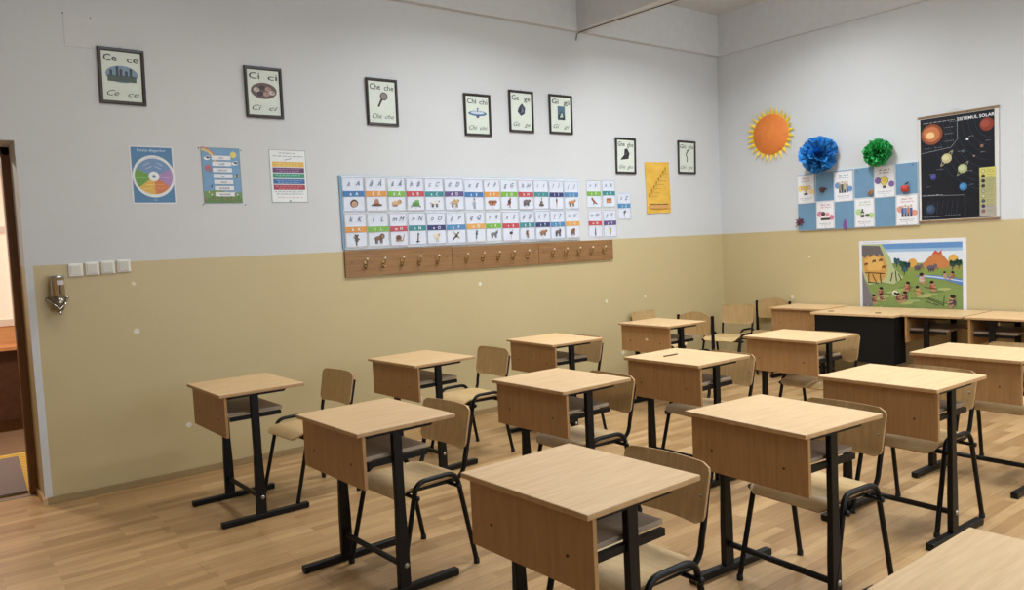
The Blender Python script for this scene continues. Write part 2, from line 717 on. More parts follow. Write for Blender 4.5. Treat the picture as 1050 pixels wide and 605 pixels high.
for nm, x0 in (('wall_corridor_west', -11.6), ('wall_corridor_east', -4.5)):
    b = MB()
    b.box(x0, x0+.1, WT, YH, 0, 2.9, M_HALLW)
    struct(b.build(nm))
b = MB()
M_PVC = pm((235, 222, 210), .35)
for (x0, x1, z0, z1) in [(-8.9, -6.3, 1.02, 1.09), (-8.9, -6.3, 2.53, 2.6), (-8.9, -6.3, 1.95, 2.02)]:
    b.box(x0, x1, YH-.03, YH+.03, z0, z1, M_PVC)
for xm in (-8.9, -8.25, -7.72, -7.35, -7.14, -6.4):
    b.box(xm, xm+.07, YH-.034, YH+.034, 1.02, 2.6, M_PVC)
hw = struct(b.build('window_4', bevel=.004))
b = MB()
b.box(-8.85, -6.35, YH-.005, YH+.005, 1.05, 2.58, pm((240, 205, 185), .2, 0, 0, .55))
b.build('window_pane', hw)
# corridor window bench
t = thing('window_counter', 'orange wooden counter under the corridor window, seen through the doorway', 'counter', (-7.7, YH, 0))
b = MB()
b.box(-1.4, 1.4, -.36, 0, .80, .84, wood('orange_counter_wood', (206, 140, 90), (222, 158, 106), .35, (1, 10, 10), 4))
b.build('counter_top', t, .004)
b = MB()
b.box(-1.4, 1.4, -.022, 0, .84, 1.02, wood('orange_back_wood', (204, 150, 100), (214, 164, 116), .4, (1, 10, 10), 4))
b.build('back_board', t)
b = MB()
b.box(-1.38, 1.38, -.30, -.27, .12, .80, wood('dark_counter_front', (76, 44, 26), (92, 56, 34), .5))
b.box(-1.38, 1.38, -.25, -.22, 0, .12, M_BROWNFRAME)
b.build('front_panel', t)
b = MB()
b.box(-1.36, 1.36, -.22, -.02, 0, .80, M_BROWNFRAME)
b.build('cabinet_body', t)
# mats
b = MB()
YEL = pm((226, 190, 92), .7)
b.box(-8.3, -6.9, .46, 1.88, 0, .006, YEL)
for k in range(21):
    b.box(-8.3, -6.9, .48+k*.066, .50+k*.066, .006, .010, YEL)
tag(b.build('floor_mat'), 'ribbed yellow mat on the corridor floor behind the door frame', 'mat')
b = MB()
b.add([(x, y, z) for z in (.0102, .018) for x, y in ((-8.2, .44), (-7.385, .44), (-7.325, 1.70), (-8.2, 1.66))],
      [(3, 2, 1, 0), (4, 5, 6, 7), (0, 1, 5, 4), (1, 2, 6, 5), (2, 3, 7, 6), (3, 0, 4, 7)], pm((130, 116, 112), .95))
tag(b.build('door_mat'), 'grey door mat lying in the corridor just past the doorway', 'mat')


# ---- ceiling lamps (outside the top of the picture) with their own light
def make_lamp():
    t = thing('ceiling_light', 'white ceiling light with two fluorescent tubes', 'ceiling light', (0, 0, ZC), 0, 'ceiling lights')
    b = MB()
    b.box(-.62, .62, -.11, .11, -.05, 0, M_PLASTIC)
    b.build('housing', t, .006)
    for s in (-1, 1):
        b = MB()
        b.tube([(-.6, s*.06, -.07), (.6, s*.06, -.07)], .014, pm((255, 250, 240), .4, 0, 0, 6.0), 8)
        b.build('fluorescent_tube', t)
    area_light('lamp_glow', (0, 0, -.10), 1.2, .2, LAMP_POWER, LAMP_COL, (0, 0, 0), t, math.radians(146))
    return t


lamp0 = make_lamp()
for i, (lx, ly) in enumerate([(-3.8, -1.75), (-1.75, -1.75), (-3.8, -5.0), (-1.3, -5.0), (-6.6, -1.9)]):
    o = lamp0 if i == 0 else copy_tree(lamp0)
    o.location = (lx, ly, ZC)
    if i == 4:      # unseen lamp added to brighten the doorway side, dimmer and warmer
        for c in bpy.data.objects:
            if c.parent == o and c.type == 'LIGHT':
                c.data = c.data.copy()
                c.data.energy = LAMP_POWER*.32
                c.data.color = (1.0, .90, .77)
t = thing('corridor_fill_light', 'unseen round light added to warm the corridor', 'ceiling light', (-8.0, 1.9, 2.9))  # added lamp, out of view, for warm light on the corridor and door reveal
b = MB()
b.lathe([(.16, 0), (.16, -.03), (.12, -.06), (.02, -.07)], pm((255, 236, 214), .4, 0, 0, 2), seg=20)
b.build('diffuser', t)
area_light('corridor_fill_glow', (0, 0, -.1), .3, .3, 62, (1.0, .86, .72), (0, 0, 0), t)


# ================================================================== SCHOOL DESKS
TW, TD = 0.633, 0.526     # desk top: width along y, depth along x


def desk_parts(t, H):
    z1 = H
    z0 = H-.020
    b = MB()
    b.box(-TD/2, TD/2, -TW/2, TW/2, z0, z1, M_EDGE2)
    b.mats.append(M_TOP)
    b.mi[5] = 1     # the upper face; the edge band is a darker strip
    b.build('desk_top', t, .0035)
    b = MB()
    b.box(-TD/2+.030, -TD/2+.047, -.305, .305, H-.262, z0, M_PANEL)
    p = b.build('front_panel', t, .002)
    for s in (-1, 1):
        c = MB()
        c.lathe([(.0055, 0), (.005, -.002), (.001, -.0025)], pm((70, 48, 30), .5), (-TD/2+.0295, s*.19, H-.165), 10, 'x')
        c.build('screw_cap', p)
    zs = H-.14
    b = MB()
    b.box(-TD/2+.05, .135, -.255, .255, zs-.008, zs+.010, M_SHELF)
    b.build('book_shelf', t, .002)
    for s in (-1, 1):
        y = s*.282
        b = MB()
        # under-top rail
        b.add([(-.205, y-.014, z0), (.155, y-.014, z0), (.155, y+.014, z0), (-.205, y+.014, z0),
               (-.205, y-.014, z0-.016), (.135, y-.014, z0-.016), (.135, y+.014, z0-.016), (-.205, y+.014, z0-.016)],
              [(0, 1, 2, 3), (7, 6, 5, 4), (4, 5, 1, 0), (5, 6, 2, 1), (6, 7, 3, 2), (7, 4, 0, 3)], M_BLACK)
        b.build('top_rail', t)
        b = MB()
        b.box(-.195, .115, s*.272-.010, s*.272+.010, zs-.034, zs-.009, M_BLACK)
        b.build('shelf_rail', t)
        b = MB()
        b.box(-.072, -.024, y-.013, y+.013, .33, z0-.012, M_BLACK)
        leg = b.build('leg', t, .004)
        c = MB()
        c.add([(x, yy, z) for z, q, e in ((.032, .0305, .0145), (.24, .0290, .0145), (.42, .0236, .0126)) for x, yy in ((-.048-q, y-e), (-.048+q, y-e), (-.048+q, y+e), (-.048-q, y+e))],
              [(3, 2, 1, 0), (8, 9, 10, 11)]+[(k*4+j, k*4+(j+1) % 4, k*4+4+(j+1) % 4, k*4+4+j) for k in (0, 1) for j in range(4)], M_BLACK)
        c.build('leg_sleeve', leg, .003)
        c = MB()
        yy = y+s*.016
        c.lathe([(.013, 0), (.013, s*.002), (.008, s*.006), (.001, s*.007)], M_STEEL, (-.04, yy, .135), 14, 'y')
        c.build('bolt', leg)
        b = MB()
        b.box(-.29, .25, y-.02, y+.02, .004, .036, M_BLACK)
        f = b.build('foot', t, .004)
        for x in (-.284, .226):
            c = MB()
            c.box(x, x+.018, y-.018, y+.018, 0, .0045, M_RUBBER)
            c.build('foot_pad', f)
    b = MB()
    b.tube([(-.048, -.27, .135), (-.048, .27, .135)], .0145, M_BLACK, 10)
    b.build('cross_bar', t)


def make_desk(H=.795, name='school_desk'):
    t = thing(name, '', 'desk')
    desk_parts(t, H)
    return t


desk0 = make_desk()
G_DESK = 'single school desks in rows'
DESKS = [
    ('A', -6.308, -1.072, .014, 'single desk nearest the doorway, standing apart beside the cream wall'),
    ('C', -5.007, -1.067, .045, 'second desk from the doorway in the row along the cream wall'),
    ('D', -3.742, -1.103, -.05, 'third desk along the cream wall, half hidden behind a desk of the next row'),
    ('H', -2.354, -1.056, -.022, 'farthest desk of the row along the cream wall, white blob on its front panel'),
    ('B', -6.194, -2.587, .03, 'second desk from the left, behind the foreground desk and before the coat rack wall'),
    ('E', -4.986, -2.590, .013, 'desk in the middle of the room, directly behind the large foreground desk'),
    ('G', -3.901, -2.623, -.003, 'desk in the centre row with a pencil lying on its top'),
    ('I', -2.593, -2.638, -.034, 'last desk of the centre row, right in front of the black-panelled table'),
    ('F', -6.184, -4.038, .024, 'large foreground desk at bottom centre, its feet cut off by the frame'),
    ('J', -4.955, -4.020, -.072, 'second desk of the right-hand row, whole frame showing right of centre'),
    ('K', -3.816, -3.996, -.034, 'third desk of the right-hand row, before the desk cut by the right edge'),
    ('L', -2.752, -3.985, -.024, 'last desk of the right-hand row, cut off by the right edge before the back tables'),
    ('M', -6.068, -5.447, .0, 'closest desk, only a corner of its bare top in the bottom right corner'),
]
for i, (k, x, y, a, lab) in enumerate(DESKS):
    o = desk0 if i == 0 else copy_tree(desk0)
    o.location = (x, y, 0)
    o.rotation_euler = (0, 0, a)
    tag(o, lab, 'desk', G_DESK)
    if k in 'HD':
        p = [c for c in bpy.data.objects if c.parent == o and c.name.startswith('front_panel')][0]
        b = MB()
        rr = random.Random(3)
        if k == 'H':
            pts = [(.020*rr.uniform(.8, 1.2)*math.cos(q*.7), .013*rr.uniform(.8, 1.2)*math.sin(q*.7)) for q in range(9)]
            b.add([(-TD/2+.0292, yy-.02, zz+.655) for yy, zz in pts]+[(-TD/2+.0301, yy-.02, zz+.655) for yy, zz in pts],
                  [tuple(range(9))]+[(q, (q+1) % 9, 9+(q+1) % 9, 9+q) for q in range(9)], pm((226, 206, 184), .7))
        else:
            b.tube([(-TD/2+.0292, -.02+.018*math.cos(q*.6), .68+.026*math.sin(q*.6)) for q in range(10)], .0022, pm((206, 180, 148), .7), 5)
        s = b.build('sticker_residue', p)
        s['label'] = 'pale scrap of an old sticker'


# ================================================================== CHAIRS (origin on the floor under the rear feet, facing -x)
def seat_fn(u, v):
    # u: 0 front .. 1 back, v: 0..1 across
    x = -.425+.385*u
    r = .06
    du = min(u, 1-u)*.385
    w = .197+.006*math.cos(u*math.pi)
    inset = 0
    rr = .05 if u > .5 else .035
    if du < rr:
        inset = rr-math.sqrt(max(0, rr*rr-(rr-du)**2))
    y = (v*2-1)*(w-inset)
    z = .452
    if u < .22:
        z -= .036*((.22-u)/.22)**2
        x += .006*((.22-u)/.22)**2
    z -= .009*math.sin(max(0, (u-.25))/.75*math.pi)*math.cos((v-.5)*math.pi)
    return x, y, z


def norm_fn(f, u, v, sgn=1):
    e = .01
    u0, u1 = max(0, u-e), min(1, u+e)
    v0, v1 = max(0, v-e), min(1, v+e)
    a = Vector(f(u1, .5+(v-.5)*.9))-Vector(f(u0, .5+(v-.5)*.9))
    a = Vector((a.x, 0, a.z))
    c = Vector((0, 1, 0))
    n = a.cross(c)*sgn
    return n.normalized()


def back_fn(top_arc=0.0, zb=.572, zt=.787, w0=.206, rad=.035, x_top=.046, lean=.042, concave=.022):
    def f(u, v):
        # u: 0 bottom .. 1 top; v across
        h = zt-zb
        du = min(u, 1-u)*h
        inset = 0
        if du < rad:
            inset = rad-math.sqrt(max(0, rad*rad-(rad-du)**2))
        s = v*2-1
        y = s*(w0-.008*(1-u)-inset)
        z = zb+h*u+top_arc*(1-s*s)*u
        x = x_top-lean*(1-u)+concave*(1-s*s)-.012
        return x, y, z
    return f


def make_chair(kind):
    t = thing('school_chair', '', 'chair')
    b = MB()
    b.plate(lambda u, v: (seat_fn(u, v), norm_fn(seat_fn, u, v, -1)), 16, 10, .010, M_PLY, M_EDGE)
    b.build('seat', t)
    if kind == 'curved':
        bf = back_fn()
    else:
        bf = back_fn(.045, .60, .79, .200, .02, .0, .012, .020)

    def bn(u, v):
        s = v*2-1
        return Vector((-1, -.22*s, .12)).normalized()
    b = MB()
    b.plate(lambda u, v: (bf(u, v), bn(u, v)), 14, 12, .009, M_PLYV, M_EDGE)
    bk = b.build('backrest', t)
    for s in (-1, 1):
        c = MB()
        p = bf(.45, .5+s*.43)
        c.lathe([(.007, 0), (.006, -.0025), (.001, -.003)], M_STEEL, (p[0]-.0045, p[1], p[2]), 10, 'x')
        c.build('screw', bk)
    for s in (-1, 1):
        # inverted-U leg frame beside the seat
        yl = s*.222
        P = [(-.443, s*.236, .014), (-.345, s*.226, .40)]
        P += bez((-.338, s*.2255, .43), (-.325, yl, .482), (-.270, yl, .482), 6)
        P += bez((-.150, yl, .482), (-.092, yl, .482), (-.080, s*.2255, .43), 6)
        P += [(0, s*.236, .014)]
        b = MB()
        b.tube(P, .0125, M_BLACK, 10, up=(0, 1, 0))
        lg = b.build('leg_frame', t)
        for fx in (-.443, 0):
            c = MB()
            c.lathe([(.0145, .0), (.0155, .004), (.0145, .024), (.012, .026)], M_RUBBER, (fx, s*.236, 0), 10)
            c.build('foot_cap', lg)
        # seat rail that bends up into the back post
        ys = s*.168
        b = MB()
        if kind == 'curved':
            P = [(-.345, ys, .432), (-.12, ys, .429)]
            P += bez((-.08, ys, .428), (-.008, s*.18, .425), (-.004, s*.184, .52), 7)
            P += [(.014, s*.186, .60), (.050, s*.178, .735)]
            b.tube(P, .0115, M_BLACK, 10, up=(0, 1, 0))
        else:
            P = [(-.345, ys, .432), (-.03, ys, .430), (-.016, s*.195, .432), (-.012, s*.213, .434)]
            b.tube(P, .0105, M_BLACK, 10, up=(0, 1, 0))
            b.box(-.026, -.002, s*.213-.011, s*.213+.011, .40, .80, M_BLACK)
        b.build('back_post', t)
    for x, z in ((-.338, .414), (-.090, .416)):
        b = MB()
        b.tube([(x, -.245, z), (x, .245, z)], .0095, M_BLACK, 8)
        for s in (-1, 1):
            b.lathe([(.012, -.008), (.014, 0), (.010, .009)], M_BLACK, (x, s*.246, z), 10, 'y')
        b.build('cross_bar', t)
    return t


chairA = make_chair('curved')
chairR = make_chair('round')
G_CH = 'plywood school chairs with black tube frames'
CH = [
    ('c', -5.690, -1.050, .08, 'chair behind the desk nearest the doorway, its backrest bare against the cream wall'),
    ('c', -4.365, -1.050, .0, 'chair behind the second desk from the doorway, seat and arm loops in full view'),
    ('c', -3.440, -1.140, -.06, 'chair behind the third desk of the cream wall row, backrest peeking past the desk top'),
    ('r', -1.740, -.965, 0, 'round-topped chair just behind the desk with the white blob on its panel'),
    ('c', -5.800, -2.580, .05, 'chair tucked at the second desk from the left, legs and near arm loop fully visible'),
    ('c', -4.672, -2.660, -.05, 'chair at the middle desk right behind the large foreground desk'),
    ('c', -3.575, -2.720, -.12, 'chair at the desk with the pencil on it'),
    ('c', -2.285, -2.740, -.04, 'chair mostly hidden under the desk in front of the black-panelled table'),
    ('c', -5.800, -4.070, .0, 'nearest chair, its backrest rising behind the large foreground desk'),
    ('c', -4.600, -4.100, -.07, 'chair at the second desk of the right-hand row, splayed black legs at lower right'),
    ('c', -3.450, -4.020, -.09, 'chair at the third desk of the right-hand row, left of the right edge'),
    ('c', -2.285, -4.030, -.03, 'chair behind the desk cut by the right edge, only its upper rim showing'),
    ('c', -1.520, -.085, math.pi/2+.05, 'chair with its back to the cream wall, behind the farthest desk of that row'),
    ('c', -.510, -.555, .12, 'square-backed empty chair in the far corner of the room'),
    ('r', -.055, -.735, .03, 'round-topped chair against the end wall beside the plain back table'),
]
used = set()
for (k, x, y, a, lab) in CH:
    src = chairA if k == 'c' else chairR
    o = src if k not in used else copy_tree(src)
    used.add(k)
    o.location = (x, y, 0)
    o.rotation_euler = (0, 0, a)
    tag(o, lab, 'chair', G_CH)

# pencil on a desk
t = thing('pencil', 'dark wooden pencil lying on a desk in the centre row', 'pencil', (-3.94, -2.533, .7955), -.05)
b = MB()
b.tube([(-.072, 0, .0042), (.055, 0, .0042)], .0042, pm((84, 42, 28), .4), 6)
b.build('shaft', t)
b = MB()
b.tube([(.055, 0, .0042), (.069, 0, .0042)], [.0042, .001], pm((200, 160, 110), .6), 6)
b.build('tip', t)

# ================================================================== TABLES ALONG THE END WALL
tb = make_desk(.775)
tb.location = (-.285, -1.315, 0)
tag(tb, 'plain wooden desk against the end wall, left of the black-panelled table', 'desk', 'desks pushed against the end wall')
for p in bpy.data.objects:
    if p.parent == tb and p.name.startswith('front_panel'):
        pass
side0 = make_desk(.766)
side0.location = (-.345, -2.748, 0)
side0.rotation_euler = (0, 0, -math.pi/2)
tag(side0, 'desk turned sideways by the end wall, next to the black-panelled table', 'desk', 'desks pushed against the end wall')
for y, lab in ((-3.295, 'sideways desk by the end wall at the right edge, under the cream wall'), (-3.842, 'sideways desk by the end wall, last one beyond the right edge')):
    o = copy_tree(side0)
    o.location = (-.345, y, 0)
    tag(o, lab, 'desk', 'desks pushed against the end wall')

t = thing('teacher_table', 'wooden-topped table with a wide black front panel by the end wall', 'table', (-.41, -2.055, 0))
b = MB()
b.box(-.37, .36, -.425, .420, .745, .768, M_TOP)
b.build('table_top', t, .003)
b = MB()
b.box(-.345, -.325, -.41, .375, .30, .745, M_BLACKP)
b.build('front_panel', t, .002)
for s in (-1, 1):
    b = MB()
    y = -.41 if s < 0 else .382
    b.box(-.325, -.12, y, y+.018, .30, .745, M_BLACKP)
    b.build('side_panel', t, .002)
    b = MB()
    yl = y+.05 if s < 0 else y-.02
    b.box(-.27, -.22, yl-.006, yl+.024, .03, .745, M_BLACKP)
    b.box(-.30, .28, yl-.011, yl+.029, 0, .032, M_BLACKP)
    b.build('leg', t, .003)
for y in (.28, -.20):
    b = MB()
    b.lathe([(.028, .768), (.03, .772), (.022, .7725), (.02, .770)], pm((96, 72, 50), .5), (-.22, y, 0), 18)
    b.build('cable_grommet', t)

# ================================================================== THINGS ON THE LEFT WALL
DARK = (44, 44, 50)
INK = (70, 78, 82)


def framed(x, z, w, h, word, art, lab, tilt=0.0):
    t = thing('framed_picture', lab, 'picture', (x, 0, z), 0, 'framed letter pictures on the long wall')
    t.rotation_euler = (math.radians(1.5), math.radians(tilt), 0)
    b = MB()
    fw, dp = .024, .018
    prof = [(0, .002), (0, dp-.004), (.004, dp), (fw-.006, dp-.002), (fw, dp-.009), (fw, .002)]
    # mitred moulding
    corners = [(0, 0, 1, 1), (w, 0, -1, 1), (w, h, -1, -1), (0, h, 1, -1)]
    vs = []
    for (cx, cz, sx, sz) in corners:
        for (o_, d) in prof:
            vs.append((cx+sx*o_, -d, cz+sz*o_))
    n = len(prof)
    fs = [(c*n+i, c*n+(i+1) % n, ((c+1) % 4)*n+(i+1) % n, ((c+1) % 4)*n+i) for c in range(4) for i in range(n)]
    b.add(vs, fs, M_DARKWOOD)
    b.build('frame', t)
    b = MB()
    b.box(.006, w-.006, -.006, -.002, .006, h-.006, pm((216, 224, 214), .5))
    pr = b.build('picture_sheet', t)
    f = Flat(.0066, .0003)
    m = fw
    iw, ih = w-2*m, h-2*m
    A, B_ = word
    wA = iw*(.34 if len(A) == 2 else .40)
    f.text(A, m+iw*.05, m+ih*.80, ih*.20, DARK, 1, align='l', bold=.01, width=wA)
    f.text(B_, m+iw*.95, m+ih*.79, ih*.19, DARK, 1, align='r', bold=.005, width=wA*.9)
    for k in range(5):
        f.rect(m+iw*.06, m+ih*(.07+k*.035), m+iw*.94, m+ih*(.07+k*.035)+.0006, (188, 202, 196), 1)
    f.text(A, m+iw*.10, m+ih*.10, ih*.17, INK, 2, shear=.4, align='l', width=wA*.9)
    f.text(B_, m+iw*.92, m+ih*.10, ih*.15, INK, 2, shear=.4, align='r', width=wA*.85)
    f.build('lettering', pr)
    f = Flat(.0066, .0003)
    art(f, m+iw/2, m+ih*.54, iw*1.15, ih*1.15)
    f.build('illustration', pr)
    b = MB()
    b.tube([(w/2, .000, h+.004), (w/2, -.008, h+.006)], .003, M_STEEL, 8)
    b.tube([(w/2-.006, -.004, h-.002), (w/2, -.006, h+.010), (w/2+.006, -.004, h-.002)], .0016, pm((60, 50, 46), .4), 6)
    b.build('hanging_nail', t)
    return t


def art_castle(f, cx, cy, w, h):
    f.ell(cx, cy, w*.36, h*.15, (120, 150, 176), 1, 20)
    f.rect(cx-w*.32, cy-h*.13, cx+w*.32, cy-h*.02, (72, 92, 84), 2)
    for k, (u, hh) in enumerate(((-.24, .04), (-.1, .10), (-.02, .06), (.1, .03), (.2, .08))):
        f.rect(cx+w*u-w*.03, cy-h*.04, cx+w*u+w*.03, cy+h*hh, (60, 66, 78), 3)
        f.poly([(cx+w*u-w*.04, cy+h*hh), (cx+w*u+w*.04, cy+h*hh), (cx+w*u, cy+h*(hh+.04))], (52, 50, 62), 3)


def art_puppies(f, cx, cy, w, h):
    f.ell(cx, cy, w*.36, h*.16, (104, 82, 76), 1, 20)
    for k, (u, v) in enumerate(((-.2, .02), (-.05, .06), (.12, .04), (.22, -.03), (-.1, -.06), (.06, -.06))):
        f.ell(cx+w*u, cy+h*v, w*.09, h*.045, [(196, 176, 166), (60, 50, 52), (176, 140, 128)][k % 3], 2, 12)
        f.ell(cx+w*u+w*.03, cy+h*v+h*.01, w*.02, h*.012, (40, 34, 36), 3, 8)


def art_key(f, cx, cy, w, h):       # tambourine / spoon-like key
    f.ell(cx+w*.06, cy+h*.09, w*.13, h*.09, (104, 88, 92), 1)
    f.ell(cx+w*.06, cy+h*.09, w*.09, h*.06, (140, 124, 126), 2)
    f.line([(cx-w*.01, cy+h*.03), (cx-w*.13, cy-h*.14)], w*.06, (56, 44, 48), 3)


def art_boat(f, cx, cy, w, h):
    f.ell(cx, cy, w*.36, h*.06, (74, 108, 160), 1)
    f.ell(cx, cy+h*.015, w*.27, h*.035, (190, 206, 226), 2)
    f.poly([(cx-w*.08, cy-h*.05), (cx+w*.08, cy-h*.05), (cx+w*.03, cy-h*.11), (cx-w*.03, cy-h*.11)], (80, 88, 112), 1)
    f.line([(cx, cy+h*.03), (cx+w*.01, cy+h*.11)], w*.03, (90, 98, 116), 3)
    f.ell(cx+w*.01, cy+h*.11, w*.04, h*.02, (100, 120, 150), 3)


def art_gem(f, cx, cy, w, h):
    f.poly([(cx-w*.16, cy-h*.04), (cx-w*.02, cy-h*.14), (cx+w*.14, cy-h*.08), (cx+w*.17, cy+h*.05), (cx+w*.03, cy+h*.16), (cx-w*.1, cy+h*.06)], (52, 56, 78), 1)
    f.poly([(cx-w*.02, cy-h*.08), (cx+w*.10, cy-h*.03), (cx+w*.05, cy+h*.10)], (104, 112, 142), 2)
    f.poly([(cx-w*.1, cy+h*.0), (cx-w*.03, cy-h*.06), (cx-w*.02, cy+h*.05)], (30, 32, 48), 2)


def art_sea(f, cx, cy, w, h):
    f.rect(cx-w*.14, cy-h*.17, cx+w*.18, cy+h*.17, (70, 110, 136), 1)
    f.rect(cx-w*.14, cy-h*.17, cx+w*.18, cy-h*.05, (36, 52, 66), 2)
    f.ell(cx+w*.04, cy-h*.02, w*.10, h*.06, (46, 84, 100), 3)
    f.poly([(cx-w*.06, cy-h*.12), (cx+w*.1, cy-h*.1), (cx+w*.04, cy+h*.02)], (182, 196, 190), 4)


def art_boot(f, cx, cy, w, h):
    f.poly([(cx-w*.26, cy-h*.13), (cx+w*.14, cy-h*.09), (cx+w*.20, cy+h*.03), (cx+w*.08, cy+h*.17), (cx-w*.06, cy+h*.15), (cx-w*.08, cy-h*.01)], (40, 44, 48), 1)
    f.line([(cx-w*.26, cy-h*.14), (cx+w*.15, cy-h*.10)], w*.03, (20, 22, 24), 2)
    f.line([(cx-w*.04, cy), (cx+w*.07, cy+h*.06)], w*.02, (110, 112, 112), 2)


def art_thin(f, cx, cy, w, h):
    f.line([(cx+w*.06, cy+h*.16), (cx-w*.05, cy+h*.04), (cx+w*.02, cy-h*.04), (cx+w*.01, cy-h*.18)], w*.05, (52, 54, 56), 1)
    f.ell(cx+w*.05, cy+h*.17, w*.06, h*.02, (60, 60, 64), 2)


framed(-6.806, 2.696, .298, .386, ('Ce', 'ce'), art_castle, 'dark-framed picture reading Ce ce, closest to the doorway, partly over a blank sheet', .6)
framed(-5.798, 2.662, .297, .388, ('Ci', 'ci'), art_puppies, 'dark-framed picture reading Ci ci, second from the doorway', -.4)
framed(-4.770, 2.662, .302, .396, ('Che', 'che'), art_key, 'dark-framed picture reading Che che above the left half of the alphabet cards', -.3)
framed(-3.772, 2.620, .305, .389, ('Chi', 'chi'), art_boat, 'dark-framed picture reading Chi chi with a blue boat-like toy', -.5)
framed(-3.245, 2.681, .304, .402, ('Ge', 'ge'), art_gem, 'dark-framed picture reading Ge ge with a dark faceted stone', -.2)
framed(-2.734, 2.690, .312, .393, ('Gi', 'gi'), art_sea, 'dark-framed picture reading Gi gi with an upright blue photograph', -.3)
framed(-1.813, 2.308, .312, .387, ('Ghe', 'ghe'), art_boot, 'dark-framed picture reading Ghe ghe with a black boot, left of the yellow poster', .2)
framed(-.790, 2.325, .314, .382, ('Ghi', 'ghi'), art_thin, 'dark-framed picture reading Ghi ghi, nearest the room corner', 0)

# blank sheet
t = thing('blank_sheet', 'blank white sheet pinned high on the wall behind the picture reading Ce', 'paper', (-6.988, 0, 3.062))
b = sheet(.195, .218, pm((208, 209, 209), .7), .003, .0005)
b.build('sheet', t)
for u, v in ((.0, .216), (.165, .205)):
    b = MB()
    b.lathe([(.004, 0), (.005, -.003), (.002, -.006)], pm((110, 104, 100), .5), (u, -.0035, v), 10, 'y')
    b.build('thumbtack', t)


def poster(name, x, z, w, h, mat, lab, cat='poster', mx=.006, th=.0012, group=None):
    t = thing(name, lab, cat, (x, 0, z), 0, group)
    b = sheet(w, h, mat, th, .0008)
    b.build('paper', t)
    return t


WOR = dict
# wheel poster
t = poster('wall_poster', -6.646, 2.003, .292, .410, pm((226, 224, 228), .3), 'laminated blue poster with a wheel of five coloured segments, nearest the doorway')
f = Flat(.0026, .0004)
f.rect(.010, .010, .284, .402, (74, 128, 178), 1)
f.text('Roata alegerilor', .147, .372, .026, (214, 228, 240), 2, width=.19)
cx, cy = .152, .196
f.ell(cx, cy, .142, .150, (226, 230, 232), 2, 36)
f.build('backdrop', t)
cols = [((108, 146, 196), 25, 155), ((104, 164, 56), 155, 218), ((232, 182, 62), 218, 272), ((222, 122, 62), 272, 325), ((172, 132, 190), 325, 385)]
for c, a0, a1 in cols:
    g = Flat(.0026, .0004)
    g.ring(cx, cy, .036, .127, c, 3, 14, a0, a1)
    am = math.radians((a0+a1)/2)
    for rr_ in (.066, .094):
        if (a1-a0) > 90:
            for aa in (am-.45, am+.45):
                g.text('mmmm', cx+rr_*math.cos(aa), cy+rr_*math.sin(aa), .014, (224, 230, 238), 4, rot=aa-math.pi/2, width=.045)
        else:
            g.scribble(cx+rr_*math.cos(am)-.026, cx+rr_*math.cos(am)+.026, cy+rr_*math.sin(am)-.004, .007, tuple(min(255, v+70) for v in c), 4, .0016, int(rr_*1000))
    g.build('wheel_segment', t)
g = Flat(.0026, .0004)
g.ell(cx, cy, .036, .036, (236, 238, 240), 4, 20)
g.ell(cx, cy, .012, .012, (110, 130, 176), 5, 14)
g.ring(cx, cy, .128, .1285, (176, 188, 200), 4, 30)
g.scribble(cx-.06, cx+.06, cy+.133, .007, (150, 170, 190), 4, .0012, 8)
g.text('ok', cx, .024, .018, (200, 220, 240), 4)
g.build('wheel_hub', t)

# days of the week poster
t = poster('wall_poster', -6.158, 2.005, .288, .415, pm((118, 140, 150), .35), 'poster with a blue sky, rainbow and seven white name strips')
f = Flat(.0026, .0004)
f.rect(.006, .006, .282, .409, (108, 158, 204), 1)
f.poly([(.006, .006), (.282, .006), (.282, .085), (.2, .07), (.12, .10), (.006, .09)], (112, 150, 70), 2)
f.poly([(.006, .006), (.282, .006), (.282, .04), (.15, .055), (.006, .04)], (94, 134, 62), 3)
for k, c in enumerate(((206, 120, 100), (220, 160, 110), (220, 206, 140), (150, 186, 140), (130, 150, 200))):
    f.ring(.0, .30, .112-.008*k, .120-.008*k, c, 2, 12, 5, 88)
f.ell(.238, .365, .024, .024, (228, 206, 90), 2)
for u, v in ((.04, .335), (.245, .30)):
    f.ell(u, v, .024, .013, (224, 232, 240), 3)
    f.ell(u+.008, v+.009, .013, .011, (224, 232, 240), 3)
f.ell(.045, .262, .024, .024, (190, 96, 110), 3)
f.ell(.058, .250, .016, .018, (150, 110, 140), 4)
f.ell(.255, .205, .014, .012, (220, 210, 80), 3)
f.rect(.250, .190, .262, .222, (50, 60, 60), 4)
f.poly([(.05, .12), (.07, .145), (.065, .115)], (70, 90, 130), 3)
for k in range(16):
    f.ell(.02+.016*k+.004*(k % 3), .03+.018*((k*7) % 4), .006, .006, [(214, 90, 80), (236, 220, 110), (220, 226, 220), (60, 100, 50)][k % 4], 4, 8)
f.build('backdrop', t)
for k, d in enumerate(('luni', 'marți', 'miercuri', 'joi', 'vineri', 'sâmbătă', 'duminică')):
    g = Flat(.0032, .0004)
    v = .324-.0455*k
    u = .074+.002*k
    g.rect(u, v, u+.144, v+.034, (228, 230, 236), 2)
    g.border(u, v, u+.144, v+.034, .001, (110, 120, 150), 3)
    g.text(d, u+.072, v+.010, .021, (70, 70, 96), 3, bold=.01)
    g.build('name_strip', t)
for u, v in ((-.012, .41), (.300, .402), (-.008, -.008), (.305, -.012)):
    b = MB()
    b.lathe([(.004, 0), (.0045, -.004), (.001, -.006)], pm((60, 58, 60), .5), (u, -.0005, v), 8, 'y')
    b.build('thumbtack', t)

